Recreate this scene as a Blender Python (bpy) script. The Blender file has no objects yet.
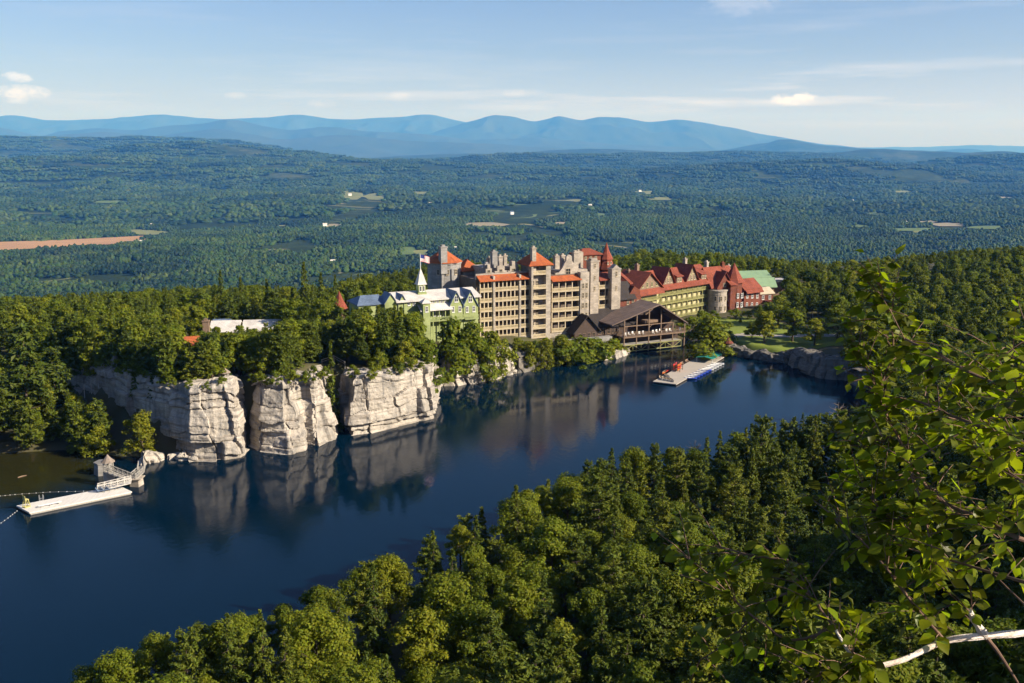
import bpy, math, random
import numpy as np
from mathutils import Vector, Matrix

random.seed(7); RNG = np.random.default_rng(7)
S = bpy.context.scene; COL = S.collection
R = math.radians

# ------------------------------------------------------------------ camera
CAM = np.array([0.0, 0.0, 62.0]); F = 996.0; PITCH = math.atan((341.5 - 145.0) / F)
cam = bpy.data.cameras.new('camera'); cam_o = bpy.data.objects.new('camera', cam); COL.objects.link(cam_o)
cam.sensor_width = 36; cam.lens = F * 36 / 1024; cam.clip_start = 0.05; cam.clip_end = 300000
cam_o.location = CAM; cam_o.rotation_euler = (math.pi / 2 - PITCH, 0, 0); S.camera = cam_o

# ------------------------------------------------------------------ sky, sun, exposure
SUN_EL, SUN_AZ = 28.0, 110.0            # azimuth clockwise from the view direction (+Y)
SKY_STRENGTH, SUN_STRENGTH = 0.063, 5.0
w = bpy.data.worlds.new('World'); S.world = w; w.use_nodes = True
S.view_settings.view_transform = 'Standard'; S.view_settings.look = 'None'
S.view_settings.exposure = 0.95; S.view_settings.gamma = 1.0; S.view_settings.use_curve_mapping = False
sun = bpy.data.lights.new('sun', 'SUN'); sun.energy = SUN_STRENGTH; sun.angle = R(0.5); sun.color = (1.0, 0.92, 0.80)
sun_o = bpy.data.objects.new('sun', sun); COL.objects.link(sun_o)
sd_ = Vector((math.sin(R(SUN_AZ)) * math.cos(R(SUN_EL)), math.cos(R(SUN_AZ)) * math.cos(R(SUN_EL)), math.sin(R(SUN_EL))))
sun_o.rotation_euler = sd_.to_track_quat('Z', 'Y').to_euler(); sun_o.location = (200, -80, 200)

def N(nt, t, loc=None, **kw):
    n = nt.nodes.new(t)
    for k, v in kw.items():
        if k == 'i':
            for a, b in v.items(): n.inputs[a].default_value = b
        else: setattr(n, k, v)
    return n
def LK(nt, a, b): nt.links.new(a, b)
def math_(nt, op, a, b=None, c=None, clamp=False):
    n = nt.nodes.new('ShaderNodeMath'); n.operation = op; n.use_clamp = clamp
    for k, v in enumerate((a, b, c)):
        if v is None: continue
        if isinstance(v, (int, float)): n.inputs[k].default_value = v
        else: LK(nt, v, n.inputs[k])
    return n.outputs[0]
def mixc(nt, fac, a, b, mode='MIX'):
    n = nt.nodes.new('ShaderNodeMix'); n.data_type = 'RGBA'; n.blend_type = mode
    for k, v in ((0, fac), (6, a), (7, b)):
        if isinstance(v, (int, float)): n.inputs[k].default_value = v
        elif isinstance(v, tuple): n.inputs[k].default_value = (*v[:3], 1)
        else: LK(nt, v, n.inputs[k])
    return n.outputs[2]
def ramp(nt, fac, stops):
    n = nt.nodes.new('ShaderNodeValToRGB')
    while len(n.color_ramp.elements) < len(stops): n.color_ramp.elements.new(0.5)
    for e, (p, c) in zip(n.color_ramp.elements, stops):
        e.position = p; e.color = (*c, 1) if isinstance(c, tuple) else (c, c, c, 1)
    LK(nt, fac, n.inputs[0]); return n.outputs[0]
def noise(nt, vec, scale, detail=3, rough=0.55, dim='3D'):
    n = nt.nodes.new('ShaderNodeTexNoise'); n.inputs['Scale'].default_value = scale
    n.inputs['Detail'].default_value = detail; n.inputs['Roughness'].default_value = rough
    if vec is not None: LK(nt, vec, n.inputs['Vector'])
    return n.outputs['Fac']

def build_world():
    nt = w.node_tree; nt.nodes.clear()
    out = nt.nodes.new('ShaderNodeOutputWorld'); bg = nt.nodes.new('ShaderNodeBackground')
    sky = nt.nodes.new('ShaderNodeTexSky'); sky.sky_type = 'NISHITA'; sky.sun_disc = False
    sky.sun_elevation = R(SUN_EL); sky.sun_rotation = R(SUN_AZ)
    sky.air_density = 1.0; sky.dust_density = 1.3; sky.ozone_density = 2.2; sky.altitude = 300
    bg.inputs[1].default_value = SKY_STRENGTH
    tc = nt.nodes.new('ShaderNodeTexCoord'); sep = nt.nodes.new('ShaderNodeSeparateXYZ'); LK(nt, tc.outputs['Generated'], sep.inputs[0])
    # thin high streaks and low haze cloud near the horizon
    mp = nt.nodes.new('ShaderNodeMapping'); mp.inputs['Scale'].default_value = (3.2, 3.2, 46); LK(nt, tc.outputs['Generated'], mp.inputs[0])
    st = noise(nt, mp.outputs[0], 1.3, 6, 0.6)
    band = ramp(nt, sep.outputs[2], [(0.0, 0.0), (0.012, 0.0), (0.045, 1.0), (0.075, .3), (0.13, 0.25), (0.2, 0.0)])
    m1 = math_(nt, 'MULTIPLY', ramp(nt, st, [(0.50, 0.0), (0.72, 1.0)]), band)
    right = ramp(nt, math_(nt, 'MULTIPLY_ADD', sep.outputs[0], 0.5, 0.5), [(0.25, 0.30), (0.55, 0.5), (0.75, 1.0)])
    m1 = math_(nt, 'MULTIPLY', m1, right)
    low = math_(nt, 'MULTIPLY', ramp(nt, sep.outputs[2], [(0.0, 1.0), (0.03, .85), (0.085, 0.22), (0.16, 0.0)]), ramp(nt, math_(nt, 'MULTIPLY_ADD', sep.outputs[0], 0.5, 0.5), [(0.2, 0.2), (0.8, 0.44)]))
    m1 = math_(nt, 'ADD', math_(nt, 'MULTIPLY', m1, 0.9), low, clamp=True)
    c = mixc(nt, m1, mixc(nt, 1.0, sky.outputs[0], (0.85, 0.88, 1.14), 'MULTIPLY'), (9.2, 8.9, 9.3))
    # small puffs of cumulus: noise gated by angular distance to a few places in the sky
    mp2 = nt.nodes.new('ShaderNodeMapping'); mp2.inputs['Scale'].default_value = (1, 1, 1.9); LK(nt, tc.outputs['Generated'], mp2.inputs[0])
    pn = noise(nt, mp2.outputs[0], 74, 7, 0.68)
    for (px, py, rad, amt) in ((788, 99.5, 0.022, .75), (803, 98.5, 0.022, .6), (22, 94, 0.032, .45), (18, 77, 0.018, .45), (235, 96, 0.015, .25), (400, 96, 0.02, .25), (322, 104, .018, .2), (515, 93, .016, .18), (740, 2, .05, .14)):
        d = pix_dir(px, py); d = d / np.linalg.norm(d)
        sub = nt.nodes.new('ShaderNodeVectorMath'); sub.operation = 'SUBTRACT'; LK(nt, tc.outputs['Generated'], sub.inputs[0]); sub.inputs[1].default_value = tuple(d)
        sc = nt.nodes.new('ShaderNodeVectorMath'); sc.operation = 'MULTIPLY'; LK(nt, sub.outputs[0], sc.inputs[0]); sc.inputs[1].default_value = (1, 1, 2.8)
        ln = nt.nodes.new('ShaderNodeVectorMath'); ln.operation = 'LENGTH'; LK(nt, sc.outputs[0], ln.inputs[0])
        g = math_(nt, 'SUBTRACT', 1.0, math_(nt, 'DIVIDE', ln.outputs['Value'], rad), clamp=True)
        gate = ramp(nt, g, [(0.02, 0.0), (0.25, 1.0)]); g = math_(nt, 'MULTIPLY', math_(nt, 'MULTIPLY_ADD', g, 0.34, pn), gate)
        mk = math_(nt, 'MULTIPLY', ramp(nt, g, [(0.56, 0.0), (0.80, 1.0)]), amt)
        base = math_(nt, 'SUBTRACT', d[2] - rad * 0.16 + 0.0, sep.outputs[2])
        lit = ramp(nt, math_(nt, 'MULTIPLY_ADD', base, -22.0, 0.5, clamp=True), [(0.25, (7.6, 7.7, 8.6)), (0.65, (12.0, 11.3, 11.2))])
        c = mixc(nt, mk, c, lit)
    LK(nt, c, bg.inputs[0]); LK(nt, bg.outputs[0], out.inputs[0])

# ------------------------------------------------------------------ pixel geometry (measuring the photograph)
FW = np.array([0, math.cos(PITCH), -math.sin(PITCH)]); UPV = np.array([0, math.sin(PITCH), math.cos(PITCH)])
def pix_dir(px, py): return FW + np.array([1.0, 0, 0]) * ((px - 512) / F) - UPV * ((py - 341.5) / F)
def P(px, py, z=0.0):
    d = pix_dir(px, py); t = (z - CAM[2]) / d[2]; return CAM + d * t
def D(px, py, Y):
    d = pix_dir(px, py); return CAM + d * (Y / d[1])
def proj(x, y, z):
    r = np.array([np.asarray(x, float), np.asarray(y, float), np.asarray(z, float) - CAM[2]])
    dep = r[1] * FW[1] + r[2] * FW[2]; up = r[1] * UPV[1] + r[2] * UPV[2]
    return 512 + F * r[0] / dep, 341.5 - F * up / dep, dep
def z_at(py, x, y):   # height at (x,y) whose image row is py (col ~ any)
    d = pix_dir(512, py); return CAM[2] + y * d[2] / d[1]

# ------------------------------------------------------------------ numpy noise
def _h(ix, iy, iz=0, seed=0):
    n = (ix.astype(np.int64) * 374761393 + iy.astype(np.int64) * 668265263 + np.asarray(iz).astype(np.int64) * 2147483647 + seed * 974634777) & 0x7fffffff
    n = ((n ^ (n >> 13)) * 1274126177) & 0x7fffffff
    n = ((n ^ (n >> 15)) * 2246822519) & 0x7fffffff
    return (n & 0xffff) / 65535.0
def vnoise(x, y, seed=0):
    x = np.asarray(x, float); y = np.asarray(y, float)
    ix, iy = np.floor(x), np.floor(y); fx, fy = x - ix, y - iy
    fx = fx * fx * (3 - 2 * fx); fy = fy * fy * (3 - 2 * fy)
    a, b, c, d = _h(ix, iy, 0, seed), _h(ix + 1, iy, 0, seed), _h(ix, iy + 1, 0, seed), _h(ix + 1, iy + 1, 0, seed)
    return (a * (1 - fx) + b * fx) * (1 - fy) + (c * (1 - fx) + d * fx) * fy
def fbm(x, y, o=4, seed=0):
    s = 0; a = 0.5; t = 0
    for k in range(o):
        s = s + a * vnoise(x * 2 ** k, y * 2 ** k, seed + k); t += a; a *= 0.5
    return s / t
def sstep(a, b, x):
    t = np.clip((x - a) / (b - a), 0, 1); return t * t * (3 - 2 * t)

# ------------------------------------------------------------------ object helpers
def link(o): COL.objects.link(o); return o
def tag(o, label=None, cat=None, group=None, kind=None):
    if label: o['label'] = label
    if cat: o['category'] = cat
    if group: o['group'] = group
    if kind: o['kind'] = kind
    return o
def thing(name, label, cat, loc=(0, 0, 0), rz=0.0, group=None):
    o = link(bpy.data.objects.new(name, None)); o.location = loc; o.rotation_euler = (0, 0, rz); o.empty_display_size = 1
    return tag(o, label, cat, group)
def np_mesh(name, V, Q, mats=(), mi=None, smooth=False):
    """V (n,3), Q list/array of faces with equal vertex count"""
    me = bpy.data.meshes.new(name); V = np.asarray(V, np.float32); Q = np.asarray(Q, np.int32)
    k = Q.shape[1]; me.vertices.add(len(V)); me.vertices.foreach_set('co', V.ravel())
    me.loops.add(Q.size); me.loops.foreach_set('vertex_index', Q.ravel())
    me.polygons.add(len(Q)); me.polygons.foreach_set('loop_start', np.arange(0, Q.size, k, dtype=np.int32))
    for m in mats: me.materials.append(m)
    if mi is not None: me.polygons.foreach_set('material_index', np.asarray(mi, np.int32))
    me.polygons.foreach_set('use_smooth', np.full(len(Q), smooth)); me.update(calc_edges=True); return me
def obj(name, me, parent=None):
    o = link(bpy.data.objects.new(name, me))
    if parent is not None: o.parent = parent
    return o

class MB:
    def __init__(s): s.v = []; s.f = []; s.m = []; s.cur = 0
    def mat(s, i): s.cur = i; return s
    def poly(s, pts):
        n = len(s.v); s.v += [tuple(map(float, p)) for p in pts]; s.f.append(tuple(range(n, n + len(pts)))); s.m.append(s.cur); return s
    def box(s, x0, x1, y0, y1, z0, z1):
        n = len(s.v); s.v += [(x, y, z) for z in (z0, z1) for x, y in ((x0, y0), (x1, y0), (x1, y1), (x0, y1))]
        for f in ((3, 2, 1, 0), (4, 5, 6, 7), (0, 1, 5, 4), (1, 2, 6, 5), (2, 3, 7, 6), (3, 0, 4, 7)): s.f.append(tuple(n + i for i in f)); s.m.append(s.cur)
        return s
    def loft(s, rings, cap=True):
        n0 = len(s.v); k = len(rings[0])
        for r in rings: s.v += [tuple(map(float, p)) for p in r]
        for a in range(len(rings) - 1):
            for i in range(k):
                j = (i + 1) % k; b = n0 + a * k
                s.f.append((b + i, b + j, b + k + j, b + k + i)); s.m.append(s.cur)
        if cap:
            s.f.append(tuple(n0 + i for i in reversed(range(k)))); s.m.append(s.cur)
            s.f.append(tuple(n0 + (len(rings) - 1) * k + i for i in range(k))); s.m.append(s.cur)
        return s
    def prism(s, pts, z0, z1): return s.loft([[(x, y, z0) for x, y in pts], [(x, y, z1) for x, y in pts]])
    def extr_y(s, pts, y0, y1): return s.loft([[(x, y0, z) for x, z in pts], [(x, y1, z) for x, z in pts]])
    def extr_x(s, pts, x0, x1): return s.loft([[(x0, y, z) for y, z in pts], [(x1, y, z) for y, z in pts]])
    def lathe(s, cx, cy, prof, n=12, a0=0.0):
        return s.loft([[(cx + r * math.cos(a0 + 2 * math.pi * i / n), cy + r * math.sin(a0 + 2 * math.pi * i / n), z) for i in range(n)] for r, z in prof])
    def beam(s, p, q, w, h=None):
        p, q = Vector(p), Vector(q); d = (q - p).normalized(); h = h or w
        a = d.cross(Vector((0, 0, 1)));  a = Vector((1, 0, 0)) if a.length < 1e-4 else a.normalized()
        b = a.cross(d)
        rs = [[c + a * (sx * w / 2) + b * (sy * h / 2) for sx, sy in ((-1, -1), (1, -1), (1, 1), (-1, 1))] for c in (p, q)]
        return s.loft(rs)
    def tube(s, pts, rad, n=6):
        pts = [Vector(p) for p in pts]; rings = []
        for i, p in enumerate(pts):
            d = (pts[min(i + 1, len(pts) - 1)] - pts[max(i - 1, 0)]).normalized()
            a = d.cross(Vector((0.3, 0.2, 1))); a = Vector((1, 0, 0)) if a.length < 1e-4 else a.normalized(); b = d.cross(a)
            r = rad[i] if hasattr(rad, '__len__') else rad
            rings.append([p + (a * math.cos(t) + b * math.sin(t)) * r for t in [2 * math.pi * k / n for k in range(n)]])
        return s.loft(rings)
    def gable(s, x0, x1, y0, y1, z, h, oh=0.5, axis='x', th=0.3):
        """roof slab, ridge along axis"""
        if axis == 'x':
            ym = (y0 + y1) / 2; k = h / (ym - y0); a, b = y0 - oh, y1 + oh; ze = z - oh * k
            s.extr_x([(a, ze), (ym, z + h), (b, ze), (b, ze + th), (ym, z + h + th), (a, ze + th)], x0 - oh, x1 + oh)
        else:
            xm = (x0 + x1) / 2; k = h / (xm - x0); a, b = x0 - oh, x1 + oh; ze = z - oh * k
            s.extr_y([(a, ze), (xm, z + h), (b, ze), (b, ze + th), (xm, z + h + th), (a, ze + th)], y0 - oh, y1 + oh)
        return s
    def hip(s, x0, x1, y0, y1, z, h, oh=0.6, ridge=None, th=0.25, lift=0.0):
        a0, a1, b0, b1 = x0 - oh, x1 + oh, y0 - oh, y1 + oh; lx, ly = a1 - a0, b1 - b0
        if ridge is None: ridge = max(0.05, lx - ly)
        xm, ym = (a0 + a1) / 2, (b0 + b1) / 2
        if lx >= ly: r = [(xm - ridge / 2, ym), (xm + ridge / 2, ym)]
        else: r = [(xm, ym - ridge / 2), (xm, ym + ridge / 2)]
        base = [(a0, b0, z), (a1, b0, z), (a1, b1, z), (a0, b1, z)]; low = [(x, y, z - th) for x, y, _ in base]
        A, B = (*r[0], z + h), (*r[1], z + h); b = base
        if lx >= ly: fs = [(b[0], b[1], B, A), (b[2], b[3], A, B), (b[1], b[2], B), (b[3], b[0], A)]
        else: fs = [(b[0], b[1], A), (b[2], b[3], B), (b[1], b[2], B, A), (b[3], b[0], A, B)]
        for f in fs: s.poly(f)
        for i in range(4): s.poly((low[i], low[(i + 1) % 4], b[(i + 1) % 4], b[i]))
        s.poly(tuple(reversed(low))); return s
    def mesh(s, name, mats):
        me = bpy.data.meshes.new(name); me.from_pydata(s.v, [], s.f)
        for m in (mats if isinstance(mats, (list, tuple)) else [mats]): me.materials.append(m)
        me.polygons.foreach_set('material_index', s.m); me.update(); return me
    def build(s, name, mats, parent=None): return obj(name, s.mesh(name, mats), parent)

# ------------------------------------------------------------------ materials
def mat(name, c1, c2=None, scale=1.0, rough=0.85, bump=0.0, bscale=None, stretch=(1, 1, 1), metal=0.0, spec=0.3, detail=4, lo=0.35, hi=0.65):
    m = bpy.data.materials.new(name); m.use_nodes = True; nt = m.node_tree; b = nt.nodes['Principled BSDF']
    b.inputs['Roughness'].default_value = rough; b.inputs['Metallic'].default_value = metal; b.inputs['Specular IOR Level'].default_value = spec
    if c2 is None: c2 = tuple(x * 0.78 for x in c1)
    tc = nt.nodes.new('ShaderNodeTexCoord'); mp = nt.nodes.new('ShaderNodeMapping'); mp.inputs['Scale'].default_value = stretch
    LK(nt, tc.outputs['Object'], mp.inputs[0])
    f = noise(nt, mp.outputs[0], scale, detail, 0.6)
    LK(nt, ramp(nt, f, [(lo, tuple(c1)), (hi, tuple(c2))]), b.inputs['Base Color'])
    if bump:
        bp = nt.nodes.new('ShaderNodeBump'); bp.inputs['Strength'].default_value = bump; bp.inputs['Distance'].default_value = 0.2
        LK(nt, noise(nt, mp.outputs[0], bscale or scale * 3, 4, 0.6), bp.inputs['Height']); LK(nt, bp.outputs[0], b.inputs['Normal'])
    return m
def courses(name, c1, c2, cm, sx, sz, rough=0.85, bump=0.4, mortar=0.012, axis='xz', noise_amt=.55):
    """brick/shingle/board pattern in object space"""
    m = bpy.data.materials.new(name); m.use_nodes = True; nt = m.node_tree; b = nt.nodes['Principled BSDF']; b.inputs['Roughness'].default_value = rough
    b.inputs['Specular IOR Level'].default_value = 0.25
    tc = nt.nodes.new('ShaderNodeTexCoord'); sp = nt.nodes.new('ShaderNodeSeparateXYZ'); LK(nt, tc.outputs['Object'], sp.inputs[0])
    cb = nt.nodes.new('ShaderNodeCombineXYZ'); LK(nt, math_(nt, 'ADD', sp.outputs[0], sp.outputs[1]), cb.inputs[0]); LK(nt, sp.outputs[2], cb.inputs[1])
    br = nt.nodes.new('ShaderNodeTexBrick'); LK(nt, cb.outputs[0], br.inputs['Vector'])
    br.inputs['Scale'].default_value = 1; br.inputs['Brick Width'].default_value = sx; br.inputs['Row Height'].default_value = sz
    br.inputs['Mortar Size'].default_value = mortar
    for k, c in (('Color1', c1), ('Color2', c2), ('Mortar', cm)): br.inputs[k].default_value = (*c, 1)
    n = noise(nt, tc.outputs['Object'], 0.35, 5, 0.65)
    col = mixc(nt, ramp(nt, n, [(0.38, 0.0), (0.66, noise_amt)]), br.outputs['Color'], tuple(x * 0.5 for x in c2))
    LK(nt, col, b.inputs['Base Color'])
    bp = nt.nodes.new('ShaderNodeBump'); bp.inputs['Strength'].default_value = bump; bp.inputs['Distance'].default_value = 0.08; bp.invert = True
    LK(nt, br.outputs['Fac'], bp.inputs['Height']); LK(nt, bp.outputs[0], b.inputs['Normal']); return m

def leaf_mat(name, cols, transl=0.42, var=0.6, spec=0.15, rough=0.6):
    """foliage: colour varies per tree (object random) and per leaf clump (island random)"""
    m = bpy.data.materials.new(name); m.use_nodes = True; nt = m.node_tree; nt.nodes.clear()
    out = nt.nodes.new('ShaderNodeOutputMaterial'); b = nt.nodes.new('ShaderNodeBsdfPrincipled'); tr = nt.nodes.new('ShaderNodeBsdfTranslucent'); mx = nt.nodes.new('ShaderNodeMixShader')
    oi = nt.nodes.new('ShaderNodeObjectInfo'); ge = nt.nodes.new('ShaderNodeNewGeometry')
    st = [(i / max(1, len(cols) - 1), c) for i, c in enumerate(cols)]
    c = ramp(nt, oi.outputs['Random'], st)
    hs = nt.nodes.new('ShaderNodeHueSaturation'); LK(nt, c, hs.inputs['Color'])
    rp = ge.outputs['Random Per Island']
    LK(nt, math_(nt, 'MULTIPLY_ADD', rp, var, 1 - var * 0.5), hs.inputs['Value'])
    LK(nt, math_(nt, 'MULTIPLY_ADD', math_(nt, 'FRACT', math_(nt, 'MULTIPLY', rp, 7.3)), 0.04, 0.48), hs.inputs['Hue'])
    col = hs.outputs[0]
    LK(nt, col, b.inputs['Base Color']); b.inputs['Roughness'].default_value = rough; b.inputs['Specular IOR Level'].default_value = spec
    LK(nt, mixc(nt, 1.0, col, (1.15, 1.25, 0.55), 'MULTIPLY'), tr.inputs['Color'])
    mx.inputs[0].default_value = transl; LK(nt, b.outputs[0], mx.inputs[1]); LK(nt, tr.outputs[0], mx.inputs[2]); LK(nt, mx.outputs[0], out.inputs[0]); return m

build_world()
M = {}
M['stone'] = courses('rough_cut_stone', (0.45, 0.385, 0.315), (0.31, 0.27, 0.225), (0.18, 0.16, 0.14), 0.9, 0.42, bump=0.5)
M['grey_stone'] = courses('grey_stone', (0.33, 0.31, 0.29), (0.25, 0.235, 0.22), (0.2, 0.19, 0.18), 0.8, 0.4, bump=0.5)
M['trim'] = mat('pale_trim', (0.52, 0.43, 0.30), (0.40, 0.33, 0.23), 0.6)
M['rail'] = mat('balcony_paint', (0.58, 0.48, 0.30), (0.46, 0.37, 0.23), 1.2)
M['recess'] = mat('recess_shade_wall', (0.13, 0.10, 0.075), (0.09, 0.07, 0.055), 0.6)  # wall colour darkened to carry the shadow under the balconies
M['orange_tile'] = courses('orange_roof_tile', (0.46, 0.125, 0.036), (0.33, 0.082, 0.03), (0.14, 0.04, 0.02), 0.35, 0.3, bump=0.5)
M['red_tile'] = courses('red_roof_tile', (0.29, 0.074, 0.040), (0.20, 0.052, 0.031), (0.10, 0.03, 0.018), 0.35, 0.3, bump=0.5)
M['lime'] = courses('lime_clapboard', (0.34, 0.385, 0.165), (0.29, 0.335, 0.14), (0.17, 0.2, 0.08), 6, 0.2, mortar=0.02, bump=0.3)
M['olive'] = mat('olive_paint', (0.27, 0.255, 0.10), (0.20, 0.19, 0.07), 0.8)
M['cream'] = mat('cream_panel', (0.48, 0.43, 0.24), (0.37, 0.33, 0.18), 0.8)
M['grey_roof'] = courses('pale_metal_roof', (0.62, 0.58, 0.53), (0.54, 0.50, 0.46), (0.36, 0.34, 0.32), 0.6, 8, rough=0.85, mortar=0.03)
M['slate'] = courses('blue_slate', (0.15, 0.20, 0.29), (0.11, 0.15, 0.22), (0.07, 0.09, 0.13), 0.4, 0.3, rough=0.6)
M['brown_roof'] = courses('brown_shingle', (0.185, 0.135, 0.11), (0.14, 0.10, 0.085), (0.08, 0.06, 0.05), 0.3, 0.28)
M['dark_roof'] = courses('shade_darkened_shingle', (0.05, 0.04, 0.036), (0.036, 0.029, 0.027), (0.02, 0.016, 0.014), 0.3, 0.28)  # dark brown shingle, lowered further to put deep shade into the colour
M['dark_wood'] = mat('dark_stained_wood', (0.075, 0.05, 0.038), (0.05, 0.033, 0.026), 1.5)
M['red_wood'] = courses('red_brown_shingle', (0.20, 0.062, 0.034), (0.14, 0.043, 0.026), (0.06, 0.022, 0.016), 0.3, 0.3)
M['brown_wood'] = mat('weathered_brown_wood', (0.22, 0.15, 0.10), (0.15, 0.10, 0.07), 2)
M['grey_wood'] = mat('weathered_grey_wood', (0.38, 0.35, 0.31), (0.27, 0.25, 0.22), 1.5, stretch=(1, 8, 1))
M['deck'] = courses('pale_deck_boards', (0.76, 0.67, 0.55), (0.68, 0.60, 0.49), (0.4, 0.35, 0.29), 4, 0.15, mortar=0.012)
M['plank'] = mat('pale_planks', (0.68, 0.64, 0.58), (0.56, 0.52, 0.46), 1.1, stretch=(6, 0.5, 1))
M['green_roof'] = mat('green_copper_roof', (0.20, 0.30, 0.17), (0.165, 0.25, 0.15), 0.4, rough=0.8)
M['teal'] = mat('teal_canvas', (0.02, 0.22, 0.17), (0.015, 0.17, 0.13), 0.5, rough=0.6)
M['white'] = mat('white_paint', (0.78, 0.77, 0.74), (0.66, 0.65, 0.62), 0.7)
M['blue'] = mat('blue_hull', (0.03, 0.07, 0.45), (0.02, 0.05, 0.34), 1, rough=0.35)
M['orange'] = mat('orange_hull', (0.62, 0.16, 0.03), (0.5, 0.11, 0.02), 1, rough=0.35)
M['red'] = mat('red_hull', (0.50, 0.04, 0.03), (0.4, 0.03, 0.02), 1, rough=0.35)
M['grey_hull'] = mat('pale_hull', (0.55, 0.56, 0.58), (0.42, 0.43, 0.45), 1, rough=0.4)
M['yellow'] = mat('yellow_paint', (0.50, 0.45, 0.17), (0.40, 0.36, 0.13), 1)
M['flag_red'] = mat('flag_red', (0.45, 0.03, 0.04)); M['flag_blue'] = mat('flag_blue', (0.03, 0.04, 0.2))
M['metal'] = mat('grey_metal', (0.5, 0.5, 0.5), (0.4, 0.4, 0.4), 2, rough=0.4, metal=0.6)
M['thatch'] = mat('grey_thatch', (0.26, 0.21, 0.17), (0.18, 0.14, 0.11), 3)
M['bark'] = mat('bark', (0.115, 0.085, 0.06), (0.07, 0.052, 0.04), 3, bump=0.6, stretch=(4, 4, 0.7))
M['dead_wood'] = mat('bare_dead_wood', (0.24, 0.19, 0.15), (0.16, 0.125, 0.10), 3)
g = bpy.data.materials.new('dark_glass'); g.use_nodes = True; b = g.node_tree.nodes['Principled BSDF']
b.inputs['Base Color'].default_value = (0.02, 0.022, 0.026, 1); b.inputs['Roughness'].default_value = 0.12; M['glass'] = g
M['leaf_a'] = leaf_mat('broadleaf_foliage', [(0.092, 0.120, 0.009), (0.135, 0.165, 0.011), (0.165, 0.185, 0.012), (0.108, 0.140, 0.010), (0.205, 0.210, 0.013)])
M['leaf_c'] = leaf_mat('conifer_foliage', [(0.062, 0.086, 0.012), (0.105, 0.128, 0.012), (0.080, 0.104, 0.012), (0.140, 0.152, 0.013)], transl=0.25)
M['leaf_birch'] = leaf_mat('birch_leaf', [(0.175, 0.205, 0.009), (0.175, 0.205, 0.009)], transl=0.65, var=1.25, spec=0.3, rough=0.4)
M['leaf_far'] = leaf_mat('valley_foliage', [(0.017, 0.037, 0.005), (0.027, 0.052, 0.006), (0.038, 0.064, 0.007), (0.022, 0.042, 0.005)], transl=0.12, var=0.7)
M['leaf_bright'] = leaf_mat('sunlit_young_foliage', [(0.15, 0.165, 0.012), (0.17, 0.175, 0.012)])
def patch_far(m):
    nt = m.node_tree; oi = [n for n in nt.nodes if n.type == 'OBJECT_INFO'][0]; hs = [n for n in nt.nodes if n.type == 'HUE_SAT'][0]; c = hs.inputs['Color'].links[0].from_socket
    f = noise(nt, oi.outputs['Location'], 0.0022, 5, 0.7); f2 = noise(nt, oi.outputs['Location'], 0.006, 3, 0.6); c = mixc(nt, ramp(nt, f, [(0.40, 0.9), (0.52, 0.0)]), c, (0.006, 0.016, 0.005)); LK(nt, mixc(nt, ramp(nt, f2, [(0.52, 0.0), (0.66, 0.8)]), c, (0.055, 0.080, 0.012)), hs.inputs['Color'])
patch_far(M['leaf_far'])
# ================================================================== TERRAIN, LAKE, CLIFFS, VALLEY, MOUNTAINS, AIR
far_shore = [(-260, 478), (-120, 468), (0, 459), (60, 456), (105, 463), (140, 464), (175, 459), (195, 461), (218, 461), (240, 458), (247, 447), (262, 451), (285, 452), (302, 449), (318, 445), (331, 439), (336, 424),
             (345, 432), (352, 436), (372, 435), (395, 429), (415, 423), (433, 418), (436, 400), (438, 386), (455, 385), (481, 382), (497, 377), (520, 371), (545, 366), (565, 361), (600, 359.5), (626, 354),
             (629, 345), (655, 342), (686, 341), (692, 348), (715, 350), (740, 356), (770, 361), (790, 363), (800, 369), (820, 377), (845, 379), (866, 388)]
near_limit = [(1100, 380), (940, 392), (870, 402), (830, 412), (740, 425), (680, 445), (610, 450), (560, 475), (520, 490), (450, 520), (400, 545), (330, 575), (260, 608), (140, 640), (100, 660), (-20, 730)]
LAKE = [P(x, y, 0)[:2] for x, y in far_shore] + [P(x, y, 12)[:2] for x, y in near_limit[2:]] + [np.array([-150, 40.]), np.array([-260, 60.]), np.array([-240., 150.])]
LAKE = np.array(LAKE)
def lake_sd(x, y):
    """signed distance to the shore, positive on land"""
    x = np.asarray(x, float); y = np.asarray(y, float); best = np.full(x.shape, 1e9); ins = np.zeros(x.shape, bool)
    n = len(LAKE)
    for i in range(n):
        ax, ay = LAKE[i]; bx, by = LAKE[(i + 1) % n]; dx, dy = bx - ax, by - ay
        t = np.clip(((x - ax) * dx + (y - ay) * dy) / (dx * dx + dy * dy + 1e-9), 0, 1)
        best = np.minimum(best, np.hypot(x - ax - t * dx, y - ay - t * dy))
        c = (ay > y) != (by > y)
        with np.errstate(divide='ignore', invalid='ignore'):
            ins ^= c & (x < (bx - ax) * (y - ay) / (by - ay + 1e-12) + ax)
    return np.where(ins, -best, best)
CTRL = []
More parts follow.
